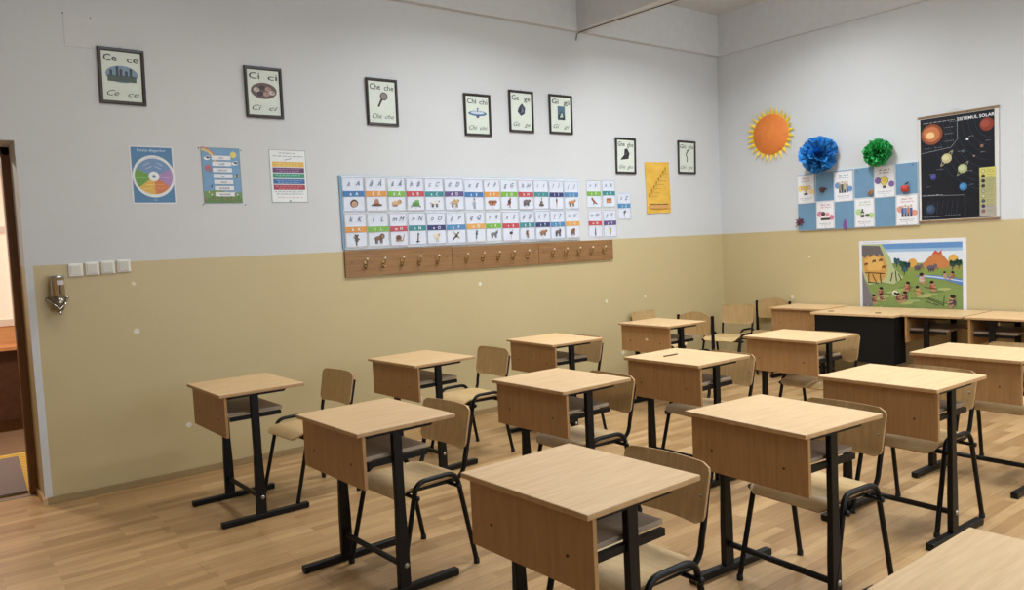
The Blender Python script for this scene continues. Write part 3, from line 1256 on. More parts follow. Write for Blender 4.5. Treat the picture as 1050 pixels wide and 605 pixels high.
# striped rules poster
t = poster('wall_poster', -5.642, 2.008, .302, .417, pm((228, 232, 232), .35), 'white poster with five coloured bands of writing inside a green border')
f = Flat(.0026, .0004)
f.border(.002, .002, .300, .415, .003, (52, 98, 92), 1)
f.scribble(.08, .22, .386, .010, (96, 110, 124), 1, .0022, 4)
f.scribble(.03, .28, .362, .010, (76, 122, 134), 1, .0022, 5)
f.line([(.12, .335), (.17, .345), (.18, .352)], .004, (90, 100, 130), 1)
f.scribble(.03, .28, .082, .009, (96, 124, 156), 1, .002, 14)
f.scribble(.04, .27, .064, .009, (96, 124, 156), 1, .002, 15)
f.scribble(.05, .26, .036, .010, (206, 130, 130), 1, .002, 16)
f.ell(.150, .014, .008, .005, (80, 90, 100), 1, 8)
f.build('lettering', t)
for k, c in enumerate(((232, 180, 60), (110, 56, 110), (56, 150, 120), (56, 106, 176), (182, 54, 74))):
    v = .283-.0455*k
    g = Flat(.0026, .0004)
    g.rect(.022, v, .282, v+.039, c, 2)
    lc = tuple(min(255, x+110) for x in c)
    g.scribble(.04+.01*(k % 2), .26, v+.023, .008, lc, 3, .0018, 20+k)
    g.scribble(.06, .24, v+.008, .008, lc, 3, .0018, 30+k)
    g.build('colour_band', t)

# yellow poster
t = thing('wall_poster', 'narrow yellow poster with writing climbing diagonally, between two framed pictures', 'poster', (-1.347, 0, 1.868))
b = MB()


def yp(u, v):
    return (u*.406+.006*math.sin(v*5), -(.004+.010*(math.sin(u*9+v*4)*.5+.5)*abs(v-.5)*1.2), v*.575+.008*u)


b.grid(yp, 10, 14, wood('yellow_paper', (216, 168, 58), (232, 188, 84), .5, (3, 3, 6), 2.2))
b.grid(lambda u, v: tuple(Vector(yp(u, 1-v))+Vector((0, .0012, 0))), 10, 14, pm((216, 176, 80), .5))
b.build('paper', t)
f = Flat(.0160, .0005)
for k in range(8):
    u = .035+.040*k
    v = .185+.043*k
    f.ell(u+.01, v+.03, .010, .011, (150, 106, 36), 1, 8)
    f.line([(u+.01, v+.02), (u+.006, v), (u+.016, v)], .005, (96, 76, 40), 1)
    if k < 7:
        f.scribble(u+.03, min(.38, u+.14), v+.005, .009, (110, 84, 60), 1, .002, 50+k)
f.scribble(.05, .35, .10, .012, (96, 60, 56), 1, .004, 61)
f.rect(.05, .098, .35, .102, (130, 80, 60), 1)
f.rect(.035, .055, .38, .095, (222, 160, 80), 1)
f.build('lettering', t)

# ---- alphabet cards on their backing board
t = thing('display_board', 'pale blue backing board carrying two rows of alphabet cards', 'board', (-5.067, 0, 1.618))
b = MB()
b.box(0, 2.692, -.012, -.001, 0, .616, pm((120, 160, 190), .5))
b.build('panel', t, .003)
b = MB()
b.box(.020, 2.690, -.0145, -.0122, -.003, .612, pm((216, 222, 230), .5))
b.build('lining_paper', t)

BLU, ORA, GRN, RED, TEA, PUR, NAV, LBL, AMB = (56, 118, 184), (224, 148, 58), (118, 180, 62), (202, 70, 78), (52, 140, 148), (98, 80, 140), (54, 62, 122), (72, 138, 192), (228, 164, 72)
BR, DB, TAN = (124, 84, 54), (64, 50, 44), (206, 168, 116)


def quad(col, hx=.8, legs=.35, bh=.3, tail=True, dark=None):
    d = dark or tuple(int(v*.6) for v in col)
    r = [('e', 0, .05, .62, bh, col), ('e', hx, .28, .24, .22, col), ('e', hx+.12, .22, .12, .1, d)]
    for u in (-.45, -.25, .25, .45):
        r.append(('l', u, -.1, u-.02, -.1-legs-bh*.5, .13, d))
    if tail:
        r.append(('l', -.58, .1, -.85, -.15, .06, d))
    return r


def birdy(col, d, neck=0):
    return [('e', 0, .05, .3, .38, col), ('e', .15, .55+neck, .16, .15, d), ('p', [(.28, .55+neck), (.5, .5+neck), (.28, .47+neck)], (220, 160, 60)),
            ('p', [(-.1, .1), (-.55, -.45), (-.02, -.3)], d), ('l', .02, -.3, .02, -.75, .06, d), ('l', .14, -.3, .16, -.75, .06, d), ('l', .1, .3, .15, .5+neck, .14, col)]


ART = {
    'a': [('e', 0, 0, .55, .5, (70, 48, 40)), ('e', 0, -.1, .42, .38, (206, 160, 128)), ('e', -.15, -.08, .06, .06, DB), ('e', .15, -.08, .06, .06, DB), ('e', 0, -.28, .14, .05, (170, 70, 70))],
    'ă': [('e', 0, -.25, .85, .16, (96, 66, 50)), ('p', [(-.42, -.22), (.42, -.22), (.3, .45), (0, .58), (-.3, .45)], (182, 128, 90)), ('p', [(-.42, -.2), (.42, -.2), (.40, -.04), (-.40, -.04)], (110, 70, 54))],
    'â': [('e', -.25, -.05, .5, .36, (214, 168, 120)), ('e', .38, .18, .34, .3, (196, 150, 104)), ('e', .5, .25, .06, .06, DB), ('e', -.3, -.3, .4, .12, (168, 122, 84))],
    'b': [('e', 0, -.15, .6, .35, (92, 150, 70)), ('e', .2, .25, .35, .26, (112, 172, 84)), ('e', .08, .45, .1, .1, (230, 230, 200)), ('e', .36, .45, .1, .1, (230, 230, 200)), ('l', -.5, -.3, -.8, -.55, .16, (60, 110, 50)), ('l', .4, -.3, .75, -.55, .14, (60, 110, 50))],
    'c': quad((222, 220, 216), .6, .35, .28, True, (80, 72, 70)),
    'd': quad(TAN, .55, .45, .25)+[('e', 0, .3, .2, .2, (190, 148, 96)), ('l', .5, .2, .62, .5, .12, TAN)],
    'e': [('e', 0, -.1, .26, .4, (150, 170, 196)), ('e', 0, .38, .2, .2, (226, 190, 160)), ('p', [(-.2, .45), (.2, .45), (.05, .85)], (120, 130, 170)), ('l', -.1, -.4, -.12, -.8, .1, BR), ('l', .1, -.4, .14, -.8, .1, BR), ('l', -.2, .1, -.5, -.1, .08, (200, 180, 150))],
    'f': [('e', -.42, .1, .42, .26, (164, 90, 50)), ('e', .42, .1, .42, .26, (164, 90, 50)), ('e', -.3, -.2, .28, .2, (196, 120, 70)), ('e', .3, -.2, .28, .2, (196, 120, 70)), ('e', 0, 0, .07, .36, (50, 36, 32))],
    'g': birdy((66, 62, 58), (178, 60, 50)),
    'h': quad((118, 106, 108), .62, .2, .42, False),
    'i': [('e', 0, -.35, .5, .18, (110, 100, 92)), ('e', 0, 0, .3, .22, (130, 106, 86)), ('l', 0, .1, .05, .6, .12, (96, 84, 74)), ('e', .05, .62, .12, .1, (110, 90, 76)), ('l', -.4, -.5, .45, -.5, .12, DB)],
    'î': [('p', [(-.12, .1), (.12, .1), (.02, -.8)], (186, 130, 86)), ('e', 0, .25, .18, .2, (150, 60, 60)), ('e', 0, .5, .14, .14, (90, 70, 66))],
    'j': quad((204, 142, 80), .66, .4, .26, True, (120, 76, 40)),
    'k': [('e', 0, .35, .22, .2, (90, 74, 62)), ('e', 0, -.1, .24, .34, (104, 86, 70)), ('l', -.2, .1, -.42, .3, .12, DB), ('l', .2, .1, .4, -.1, .12, DB), ('l', -.08, -.4, -.05, -.8, .14, DB), ('e', -.2, .52, .1, .1, DB), ('e', .2, .52, .1, .1, DB)],
    'l': quad((132, 100, 70), .55, .42, .28, True, (88, 62, 46))+[('e', .5, .28, .38, .36, (106, 74, 54)), ('e', .56, .25, .2, .2, (170, 130, 90))],
    'm': [('e', -.1, .02, .45, .4, (142, 96, 70)), ('e', -.1, .02, .26, .22, (106, 70, 52)), ('l', -.5, -.38, .6, -.35, .2, (170, 130, 96)), ('l', .55, -.3, .75, .35, .1, (150, 112, 84)), ('l', .72, .3, .85, .55, .05, DB)],
    'n': [('l', .0, -.6, .1, .3, .2, (70, 64, 62)), ('e', .12, .42, .14, .14, (80, 70, 64)), ('l', -.25, -.65, .3, -.6, .12, (60, 54, 52)), ('e', .08, -.1, .12, .3, (150, 130, 116))],
    'o': [('e', 0, 0, .48, .38, (222, 206, 170)), ('e', .35, .25, .2, .2, (196, 168, 126)), ('e', -.3, .2, .26, .26, (232, 218, 188)), ('l', -.1, -.3, -.12, -.75, .1, (190, 160, 116)), ('l', .15, -.3, .16, -.75, .1, (190, 160, 116))],
    'p': [('l', -.6, -.5, .3, .35, .22, (104, 78, 50)), ('l', -.3, .4, .5, -.35, .16, (150, 122, 60)), ('e', .35, .45, .16, .12, (70, 60, 50)), ('e', -.45, .55, .2, .1, (210, 190, 110)), ('e', 0, 0, .22, .2, (60, 60, 56))],
    'q': [('l', .1, .5, -.02, -.6, .16, (60, 108, 120)), ('e', .1, .5, .16, .15, (70, 124, 140)), ('e', .06, .15, .18, .26, (52, 92, 110)), ('p', [(.24, .55), (.42, .5), (.24, .44)], (80, 80, 70))],
    'r': quad((120, 126, 130), .5, .3, .24, False, (70, 76, 80))+[('l', .5, .3, .8, .6, .1, (90, 96, 104))],
    's': [('e', 0, .15, .32, .22, (74, 64, 66)), ('l', .2, .2, .3, .55, .07, (120, 104, 96)), ('e', .32, .58, .08, .07, (100, 86, 80)), ('l', 0, -.05, 0, -.7, .05, (150, 130, 120))],
    'ș': [('e', 0, -.2, .2, .34, (166, 116, 80)), ('e', .02, .3, .16, .16, (150, 104, 72)), ('e', -.2, .05, .14, .4, (130, 88, 60)), ('l', -.2, -.6, .3, -.6, .1, DB)],
    't': quad((164, 112, 80), .62, .22, .34, True, (104, 72, 54)),
    'ț': quad((112, 98, 100), .4, .42, .26, False, (50, 44, 48))+[('l', .4, .3, .3, .6, .12, DB)],
    'u': [('e', 0, .02, .48, .36, (140, 94, 62)), ('e', .28, .3, .22, .2, (124, 82, 54)), ('l', -.3, -.2, -.32, -.62, .2, (96, 62, 42)), ('l', .3, -.2, .32, -.62, .2, (96, 62, 42)), ('l', .0, -.2, .0, -.6, .16, (96, 62, 42))],
    'v': [('l', -.4, .3, .4, -.3, .34, (170, 96, 66)), ('e', -.4, .4, .2, .2, (150, 84, 56)), ('l', .3, -.3, .75, -.42, .16, (120, 70, 50)), ('l', -.1, -.1, -.2, -.6, .12, (90, 54, 42))],
    'x': [('p', [(-.65, -.35), (.65, -.35), (.6, .35), (-.6, .3)], (196, 130, 76)), ('p', [(-.62, .18), (.62, .22), (.6, .42), (-.6, .38)], (150, 80, 60)), ('l', -.5, -.1, .5, -.08, .07, (230, 186, 120))],
    'w': [('p', [(-.14, -.7), (.14, -.7), (.1, .2), (.04, .6), (-.04, .6), (-.1, .2)], (84, 66, 70)), ('p', [(-.14, -.4), (.14, -.4), (.12, -.1), (-.12, -.1)], (170, 90, 84))],
    'y': [('e', .05, -.1, .22, .42, (206, 186, 74)), ('e', -.08, .42, .18, .16, (132, 120, 60)), ('l', .1, -.4, -.15, -.7, .12, (120, 104, 60)), ('e', .18, .2, .1, .14, (84, 110, 60))],
    'z': [('e', .05, .2, .28, .22, (96, 96, 100)), ('l', .05, .1, -.1, -.4, .12, (120, 116, 112)), ('e', .25, .42, .12, .1, (70, 66, 70)), ('l', -.1, -.4, .05, -.6, .06, (180, 140, 90))],
}
CW, CHH = .199, .288
CARDN = {'a': 'a child\'s head', 'ă': 'a brown hat', 'â': 'a tan round-bodied animal', 'b': 'a green frog', 'c': 'a white goat', 'd': 'a tan camel', 'e': 'a small elf', 'f': 'a brown butterfly', 'g': 'a rooster',
         'h': 'a grey hippo', 'i': 'a dark sledge shape', 'î': 'an ice cream cone', 'j': 'an orange spotted cat', 'k': 'a small brown bear-like animal', 'l': 'a maned lion', 'm': 'a snail', 'n': 'a slim upright otter', 'o': 'a pale sheep',
         'p': 'a brown long-winged bird', 'q': 'a teal bird', 'r': 'a grey bird-like animal', 's': 'an ostrich', 'ș': 'a squirrel', 't': 'a long brown animal', 'ț': 'a dark goat', 'u': 'a brown bear', 'v': 'a fox', 'x': 'a xylophone',
         'w': 'a dark bottle', 'y': 'a yellow bird', 'z': 'a dark small bird'}
COLN = {BLU: 'blue', ORA: 'orange', GRN: 'green', RED: 'red', TEA: 'teal', PUR: 'purple', NAV: 'dark blue', LBL: 'light blue', AMB: 'amber'}


def card(x, z, w, h, letter, col, d, where, grp):
    up = letter.upper()
    t = thing('alphabet_card', 'white card lettered %s %s, %s band above %s' % (letter, up, COLN[col], CARDN[letter]), 'card', (x, -d, z), 0, grp)
    rr = random.Random(ord(letter[0]))
    t.rotation_euler = (0, math.radians(rr.uniform(-.5, .5)), 0)
    b = MB()
    # slightly bowed paper
    bow = rr.uniform(.001, .004)
    b.grid(lambda u, v: (u*w, -(.0015+bow*4*v*(1-v)*.4+bow*(1-v)*u), v*h), 4, 6, pm((216, 222, 236), .5))
    b.grid(lambda u, v: (u*w, -(.0008), (1-v)*h), 4, 6, pm((216, 222, 236), .5))
    b.box(0, w, -.0014, -.0006, 0, h, pm((220, 224, 234), .5))
    pp = b.build('paper', t)
    f = Flat(.0015+bow*1.5+.0006, .0003)
    f.border(.004, .006, w-.004, h-.004, .0026, tuple(int(v*.55+60) for v in col), 1)
    for k in range(4):
        f.rect(.01, h*.70+k*h*.07, w-.01, h*.70+k*h*.07+.0009, (190, 198, 214), 1)
    f.text(letter, w*.30, h*.745, h*.21, (92, 100, 124), 2, shear=.4)
    f.text(up, w*.70, h*.745, h*.20, (92, 100, 124), 2, shear=.4)
    f.ell(w/2, h*.075, .004, .003, (110, 110, 116), 2, 6)
    f.build('lettering', t)
    f = Flat(.0015+bow*1.5+.0006, .0003)
    f.rect(.003, h*.44, w-.003, h*.60, col, 2)
    f.text(letter, w*.36, h*.475, h*.13, (236, 238, 244), 3, bold=.01)
    f.text(up, w*.64, h*.475, h*.13, (236, 238, 244), 3, bold=.01)
    f.build('colour_band', t)
    f = Flat(.0015+bow*1.5+.0006, .0003)
    sc = .064
    for i, s in enumerate(ART[letter]):
        l = 2+i*.5
        cx_, cy_ = w/2, h*.245
        if s[0] == 'e':
            f.ell(cx_+s[1]*sc, cy_+s[2]*sc, s[3]*sc, s[4]*sc, s[5], l, 12)
        elif s[0] == 'l':
            f.line([(cx_+s[1]*sc, cy_+s[2]*sc), (cx_+s[3]*sc, cy_+s[4]*sc)], s[5]*sc, s[6], l)
        else:
            f.poly([(cx_+u*sc, cy_+v*sc) for u, v in s[1]], s[2], l)
    f.build('illustration', t)
    return t


XS = [-5.047, -4.839, -4.627, -4.444, -4.252, -4.045, -3.825, -3.602, -3.406, -3.193, -2.995, -2.795, -2.594, -2.386]
TOPR = [('a', BLU), ('ă', ORA), ('â', GRN), ('b', RED), ('c', TEA), ('d', PUR), ('e', BLU), ('f', ORA), ('g', GRN), ('h', RED), ('i', TEA), ('î', NAV), ('j', LBL)]
BOTR = [('k', ORA), ('l', GRN), ('m', RED), ('n', TEA), ('o', NAV), ('p', LBL), ('q', AMB), ('r', GRN), ('s', RED), ('ș', TEA), ('t', NAV), ('ț', LBL), ('u', AMB)]
_rr = random.Random(5)
for i in range(13):
    w = XS[i+1]-XS[i]-.006
    z = 1.926+_rr.uniform(-.002, .003)
    card(XS[i]+.002, z, w, .290, TOPR[i][0], TOPR[i][1], .0146+.003*(i % 2), '', 'alphabet cards on the backing board')
    card(XS[i]+.004, 1.628-.0015*(i % 3), w, .290, BOTR[i][0], BOTR[i][1], .0146+.003*((i+1) % 2), '', 'alphabet cards on the backing board')
card(-2.262, 1.938, .212, .291, 'v', GRN, 0, '', 'loose alphabet cards right of the board')
card(-2.033, 1.942, .200, .293, 'x', TEA, 0, '', 'loose alphabet cards right of the board')
card(-2.254, 1.626, .203, .291, 'w', RED, 0, '', 'loose alphabet cards right of the board')
card(-2.030, 1.621, .196, .297, 'y', PUR, 0, '', 'loose alphabet cards right of the board')
card(-1.806, 1.806, .202, .294, 'z', LBL, 0, '', 'loose alphabet cards right of the board')

# ---- coat rack
t = thing('coat_rack', 'long wooden coat rack board with brass hooks below the alphabet cards', 'coat rack', (-5.058, 0, 1.383))
for (u0, u1) in ((0, 1.062), (1.066, 2.096), (2.100, 3.140)):
    b = MB()
    b.box(u0, u1, -.020, -.0005, 0, .213 if u0 else .222, M_RACK)
    bd = b.build('rack_board', t, .002)
    for u in (u0+.06, u1-.06):
        c = MB()
        c.lathe([(.006, 0), (.006, -.002), (.001, -.003)], pm((80, 56, 34), .5), (u, -.0195, .122), 8, 'y')
        c.build('board_screw', bd)
M_BRASS = pm((176, 150, 104), .25, 1.0)
M_KNOB = pm((226, 216, 196), .3)


def hook(mb, u, v, d):
    mb.box(u-.009, u+.009, -d-.003, -d, v-.045, v+.012, M_BRASS)
    mb.tube([(u, -d-.002, v-.015), (u, -d-.03, v-.03), (u, -d-.045, v-.012), (u, -d-.048, v+.022)], [.005, .005, .0045, .004], M_BRASS, 8)
    mb.tube([(u, -d-.002, v-.035), (u, -d-.018, v-.056), (u, -d-.030, v-.044)], [.0045, .0045, .004], M_BRASS, 8)
    mb.lathe([(.001, -.008), (.008, -.005), (.010, .001), (.008, .007), (.001, .010)], M_KNOB, (u, -d-.048, v+.026), 10)
    mb.lathe([(.001, -.005), (.006, -.002), (.006, .003), (.001, .006)], M_BRASS, (u, -d-.031, v-.042), 8)


for x in (-4.879, -4.709, -4.527, -4.353, -4.164, -3.848, -3.662, -3.481, -3.301, -3.121, -2.793, -2.617, -2.436, -2.257, -2.073):
    b = MB()
    hook(b, x+5.058, .118, .020)
    b.build('coat_hook', t)

# ---- switches and dispenser
for i, x in enumerate((-7.082, -6.981, -6.883, -6.783)):
    t = thing('light_switch', ('white single light switch, leftmost of the four near the doorway', 'white ribbed wall socket second from the left of the row',
                               'white ribbed wall socket third from the left of the row', 'white ribbed wall socket at the right end of the row')[i], 'switch' if i == 0 else 'socket', (x, 0, 1.514+.004*i), 0, 'switches and sockets near the doorway')
    if i:
        t.name = 'wall_socket'
    b = MB()
    b.box(0, .088, -.012, 0, 0, .090, M_PLASTIC)
    b.build('cover_plate', t, .006)
    b = MB()
    if i == 0:
        b.add([(.014, -.012, .014), (.074, -.012, .014), (.074, -.012, .076), (.014, -.012, .076), (.014, -.015, .014), (.074, -.015, .014), (.074, -.022, .076), (.014, -.022, .076)],
              [(0, 1, 2, 3), (7, 6, 5, 4), (4, 5, 1, 0), (5, 6, 2, 1), (6, 7, 3, 2), (7, 4, 0, 3)], M_PLASTIC)
        b.build('rocker', t, .002)
    else:
        b.box(.012, .076, -.017, -.012, .012, .078, M_PLASTIC)
        for k in range(9):
            b.box(.015+.0067*k, .018+.0067*k, -.020, -.017, .014, .076, M_PLASTIC)
        b.build('hinged_lid', t, .001)

t = thing('wall_dispenser', 'small chrome cylinder dispenser on a wall bracket beside the doorway', 'dispenser', (-7.160, 0, 1.262))
b = MB()
b.lathe([(.038, .125), (.043, .13), (.043, .245), (.046, .247), (.046, .262), (.040, .268), (.002, .270)], M_CHROME, (0, -.055, 0), 24)
cyl = b.build('canister', t)
b = MB()
b.box(-.006, .034, -.1005, -.097, .205, .235, pm((206, 200, 196), .4))
b.build('label_patch', cyl)
b = MB()
b.box(.004, .010, -.0995, -.0965, .15, .20, pm((40, 36, 36), .4))
b.build('level_slot', cyl)
b = MB()
b.lathe([(.012, .02), (.03, .04), (.041, .075), (.043, .125)], pm((150, 140, 128), .25, 1.0), (0, -.055, 0), 20)
b.build('lower_cup', t)
b = MB()
b.tube([(-.058, -.004, .115), (-.058, -.05, .11), (-.03, -.095, .075), (0, -.105, .045), (.03, -.095, .075), (.058, -.05, .11), (.058, -.004, .115)], .006, M_CHROME, 8)
b.lathe([(.012, -.006), (.012, 0), (.004, .001)], M_CHROME, (-.058, -.003, .115), 12, 'y')
b.lathe([(.012, -.006), (.012, 0), (.004, .001)], M_CHROME, (.058, -.003, .115), 12, 'y')
b.box(-.03, .03, -.02, 0, .09, .20, M_CHROME)
b.lathe([(.010, 0), (.014, .012), (.008, .03)], M_CHROME, (0, -.085, .005), 12)
b.build('wall_bracket', t, 0)

# ================================================================== THINGS ON THE END WALL
RZ = -math.pi/2


def rthing(name, lab, cat, y, z, group=None, x=0):
    return thing(name, lab, cat, (x, y, z), RZ, group)


# paper sun: local u to the right along -y
t = rthing('paper_sun', 'orange and yellow paper sun with folded pointed rays on the end wall', 'decoration', -.722, 2.712)
b = MB()
b.lathe([(.228, -.006), (.230, -.012), (.226, -.016), (.002, -.017)], wood('orange_card', (222, 122, 50), (232, 136, 62), .6), (0, 0, 0), 40, 'y')
b.build('sun_disc', t)
NR = 27
for k in range(NR):
    a = 2*math.pi*(k+.3)/NR
    rr = random.Random(k)
    L_ = .085+rr.uniform(-.008, .018)
    w = .030
    ca, sa = math.cos(a), math.sin(a)
    b = MB()
    p = lambda r_, s_, d: (ca*r_-sa*s_, -d, sa*r_+ca*s_)
    r0 = .205
    tip = p(r0+.02+L_, rr.uniform(-.012, .012), rr.uniform(.012, .05))
    b.add([p(r0, -w, .003), p(r0, 0, .008), p(r0, w, .003), p(r0+.03, -w*.8, .003), p(r0+.03, 0, .016), p(r0+.03, w*.8, .003), tip],
          [(0, 1, 4, 3), (1, 2, 5, 4), (3, 4, 6), (4, 5, 6)], pm((240, 204, 50), .55))
    b.build('sun_ray', t)

# blue display board with sheets
BX0, BW, BH, BZ = -1.050, 1.316, .628, 1.590
t = rthing('notice_board', 'blue notice board of twelve panels with six white cards, beside the black chart', 'board', BX0, BZ)
b = MB()
b.box(0, BW, -.018, -.001, 0, BH, pm((206, 214, 222), .5))
b.build('backing', t, .002)
cu = [0, .226, .436, .662, .876, 1.096, BW]
for r_ in range(2):
    for c_ in range(6):
        b = MB()
        u0, u1 = cu[c_]+.004, cu[c_+1]-.004
        v0, v1 = (.316, BH-.004) if r_ else (.004, .308)
        b.box(u0, u1, -.020, -.0175, v0, v1, pm((106, 144, 174), .55))
        b.build('blue_panel', t)
for u, v in ((.70, .60), (1.27, .60)):
    b = MB()
    b.lathe([(.005, 0), (.006, -.003), (.001, -.007)], pm((40, 50, 80), .4), (u, -.020, v), 8, 'y')
    b.build('push_pin', t)


def bcard(u0, v0, w, h, cols, art, lab):
    t = rthing('picture_card', lab, 'card', BX0-u0, BZ+v0, 'white cards on the blue board', -.0205)
    b = MB()
    b.box(0, w, -.0035, -.0005, 0, h, pm((230, 230, 234), .45))
    b.build('paper', t)
    f = Flat(.0040, .0004)
    f.border(.004, .004, w-.004, h-.004, .0018, (70, 84, 120), 1)
    f.scribble(w*.26, w*.8, h*.84, .016, cols[0], 1, .004, int(u0*100))
    f.scribble(w*.24, w*.82, h*.755, .013, cols[0], 1, .003, int(u0*100)+1)
    f.scribble(w*.16, w*.86, h*.17, .010, (96, 100, 130), 1, .0024, int(u0*100)+2)
    f.scribble(w*.24, w*.78, h*.115, .008, (130, 130, 150), 1, .0018, int(u0*100)+3)
    f.ell(w*.5, h*.055, .006, .004, (70, 90, 150), 1, 8)
    f.build('lettering', t)
    f = Flat(.0040, .0004)
    f.ell(w*.20, h*.50+.01, w*.16, w*.16, cols[1], 1, 18)
    f.ell(w*.84, h*.40, w*.14, w*.14, cols[1], 1, 18)
    art(f, w*.5, h*.47, w)
    f.build('illustration', t)


def a_cup(f, x, y, w):
    f.poly([(x-w*.2, y+w*.22), (x+w*.2, y+w*.22), (x+w*.12, y-w*.05), (x-w*.12, y-w*.05)], (222, 186, 84), 3)
    f.ring(x-w*.2, y+w*.12, w*.06, w*.1, (190, 150, 60), 2, 12)
    f.ring(x+w*.2, y+w*.12, w*.06, w*.1, (190, 150, 60), 2, 12)
    f.rect(x-w*.03, y-w*.18, x+w*.03, y-w*.04, (180, 140, 60), 3)
    f.rect(x-w*.12, y-w*.26, x+w*.12, y-w*.17, (70, 60, 66), 3)


def a_people(c):
    def g(f, x, y, w):
        for k in range(4):
            u = x+(k-1.5)*w*.13
            cc = c[k % len(c)]
            f.ell(u, y+w*.20+(k % 2)*w*.04, w*.055, w*.06, (206, 168, 140), 4, 10)
            f.rect(u-w*.06, y-w*.12, u+w*.06, y+w*.15, cc, 3)
            f.rect(u-w*.05, y-w*.28, u+w*.05, y-w*.12, (60, 66, 84), 3)
    return g


def a_pets(f, x, y, w):
    f.ell(x, y, w*.28, w*.2, (236, 222, 222), 2)
    f.ell(x-w*.12, y+w*.1, w*.12, w*.12, (90, 64, 70), 3)
    f.ell(x+w*.12, y+w*.06, w*.12, w*.10, (220, 150, 150), 3)
    f.rect(x-w*.26, y-w*.24, x+w*.26, y-w*.12, (66, 56, 66), 3)


def a_bottles(f, x, y, w):
    f.rect(x-w*.2, y-w*.2, x-w*.02, y+w*.1, (70, 72, 62), 3)
    f.rect(x-w*.15, y+w*.1, x-w*.07, y+w*.24, (60, 62, 56), 3)
    f.rect(x-w*.18, y-w*.06, x-w*.04, y+w*.04, (200, 206, 180), 4)
    f.ell(x+w*.14, y-w*.10, w*.12, w*.09, (98, 110, 70), 3)


def a_bulb(f, x, y, w):
    f.ell(x, y+w*.08, w*.19, w*.21, (108, 92, 60), 2, 20)
    f.ell(x, y+w*.08, w*.165, w*.185, (240, 216, 88), 3, 20)
    f.poly([(x-w*.1, y-w*.08), (x+w*.1, y-w*.08), (x+w*.06, y-w*.18), (x-w*.06, y-w*.18)], (236, 206, 80), 3)
    f.rect(x-w*.07, y-w*.28, x+w*.07, y-w*.17, (70, 70, 80), 4)
    f.ring(x, y+w*.08, w*.06, w*.075, (206, 150, 60), 4, 14)


bcard(.004, .300, .208, .318, ((200, 120, 120), (244, 204, 130)), a_cup, 'white card with a gold trophy, top left of the blue board')
bcard(.440, .290, .212, .325, ((70, 110, 190), (98, 142, 204)), a_people([(150, 140, 110), (70, 90, 90), (190, 180, 150)]), 'white card with a standing group between two blue discs')
bcard(.876, .300, .216, .326, ((100, 50, 60), (128, 92, 160)), a_bulb, 'white card with a yellow light bulb and purple discs')
bcard(.230, .012, .206, .300, ((206, 90, 120), (216, 120, 150)), a_pets, 'white card with pink discs, bottom row near the left')
bcard(.668, .008, .208, .302, ((130, 170, 90), (178, 208, 140)), a_bottles, 'white card with green discs in the middle of the bottom row')
bcard(1.100, .006, .214, .304, ((206, 100, 90), (226, 144, 124)), a_people([(70, 100, 160), (90, 130, 190), (200, 120, 90)]), 'white card with salmon discs and blue figures, bottom right corner')


# pompoms
def pompom(name, y, z, R, col, n, lab, seed, frill):
    t = rthing(name, lab, 'pompom', y, z)
    rr = random.Random(seed)
    m = pm(col, .6)
    m2 = pm(tuple(int(v*.82) for v in col), .6)
    b = MB()
    c0 = Vector((0, -R*.62, 0))
    for k in range(n):
        zc = 1-2*(k+.5)/n
        a = k*2.39996
        d = Vector((math.sqrt(1-zc*zc)*math.cos(a), math.sqrt(1-zc*zc)*math.sin(a), zc))
        if d.y > .55 or (frill == 1.0 and abs(d.x-.1) < .16 and d.z > .55):
            continue
        d = (d+Vector((rr.uniform(-.2, .2), rr.uniform(-.2, .2), rr.uniform(-.2, .2)))).normalized()
        q = d.orthogonal().normalized()
        q.rotate(Matrix.Rotation(rr.uniform(0, 6.28), 3, d))
        q2 = d.cross(q)
        W = R*rr.uniform(.38, .55)*frill
        L_ = R*rr.uniform(.80, 1.10)
        ph = rr.uniform(0, 6)
        nf = 10

        def pt(u, v):
            s = (u-.5)*2
            rad = .12*L_+(L_*.88)*v
            fold = math.sin(s*8+ph)*R*.10*v*frill+math.sin(s*17+ph*2)*R*.035*v
            w_ = s*W*(.25+.95*v**.8)
            drop = -abs(s)**1.6*R*.22*v
            return tuple(c0+d*(rad+drop+R*.03*math.sin(s*13+ph))+q*w_+q2*fold)
        b.grid(pt, nf, 4, m if k % 3 else m2, False)
    b.lathe([(.001, -R*.35), (R*.25, -R*.2), (R*.35, 0), (R*.25, R*.2), (.001, R*.35)], m2, tuple(c0), 12)
    o = b.build('tissue_petals', t)
    b = MB()
    b.tube([(0, -.001, R*1.02), (0, -.004, R*.6), (0, -R*.3, R*.2)], .0012, pm((200, 200, 200), .5), 5)
    b.build('hanging_thread', t)
    return t


pompom('paper_pompom', -1.372, 2.395, .195, (52, 146, 220), 70, 'large blue tissue paper pompom above the left part of the blue board', 3, 1.0)
pompom('paper_pompom', -2.003, 2.345, .140, (58, 182, 96), 130, 'smaller green tissue paper pompom above the card with the light bulb', 9, .72)

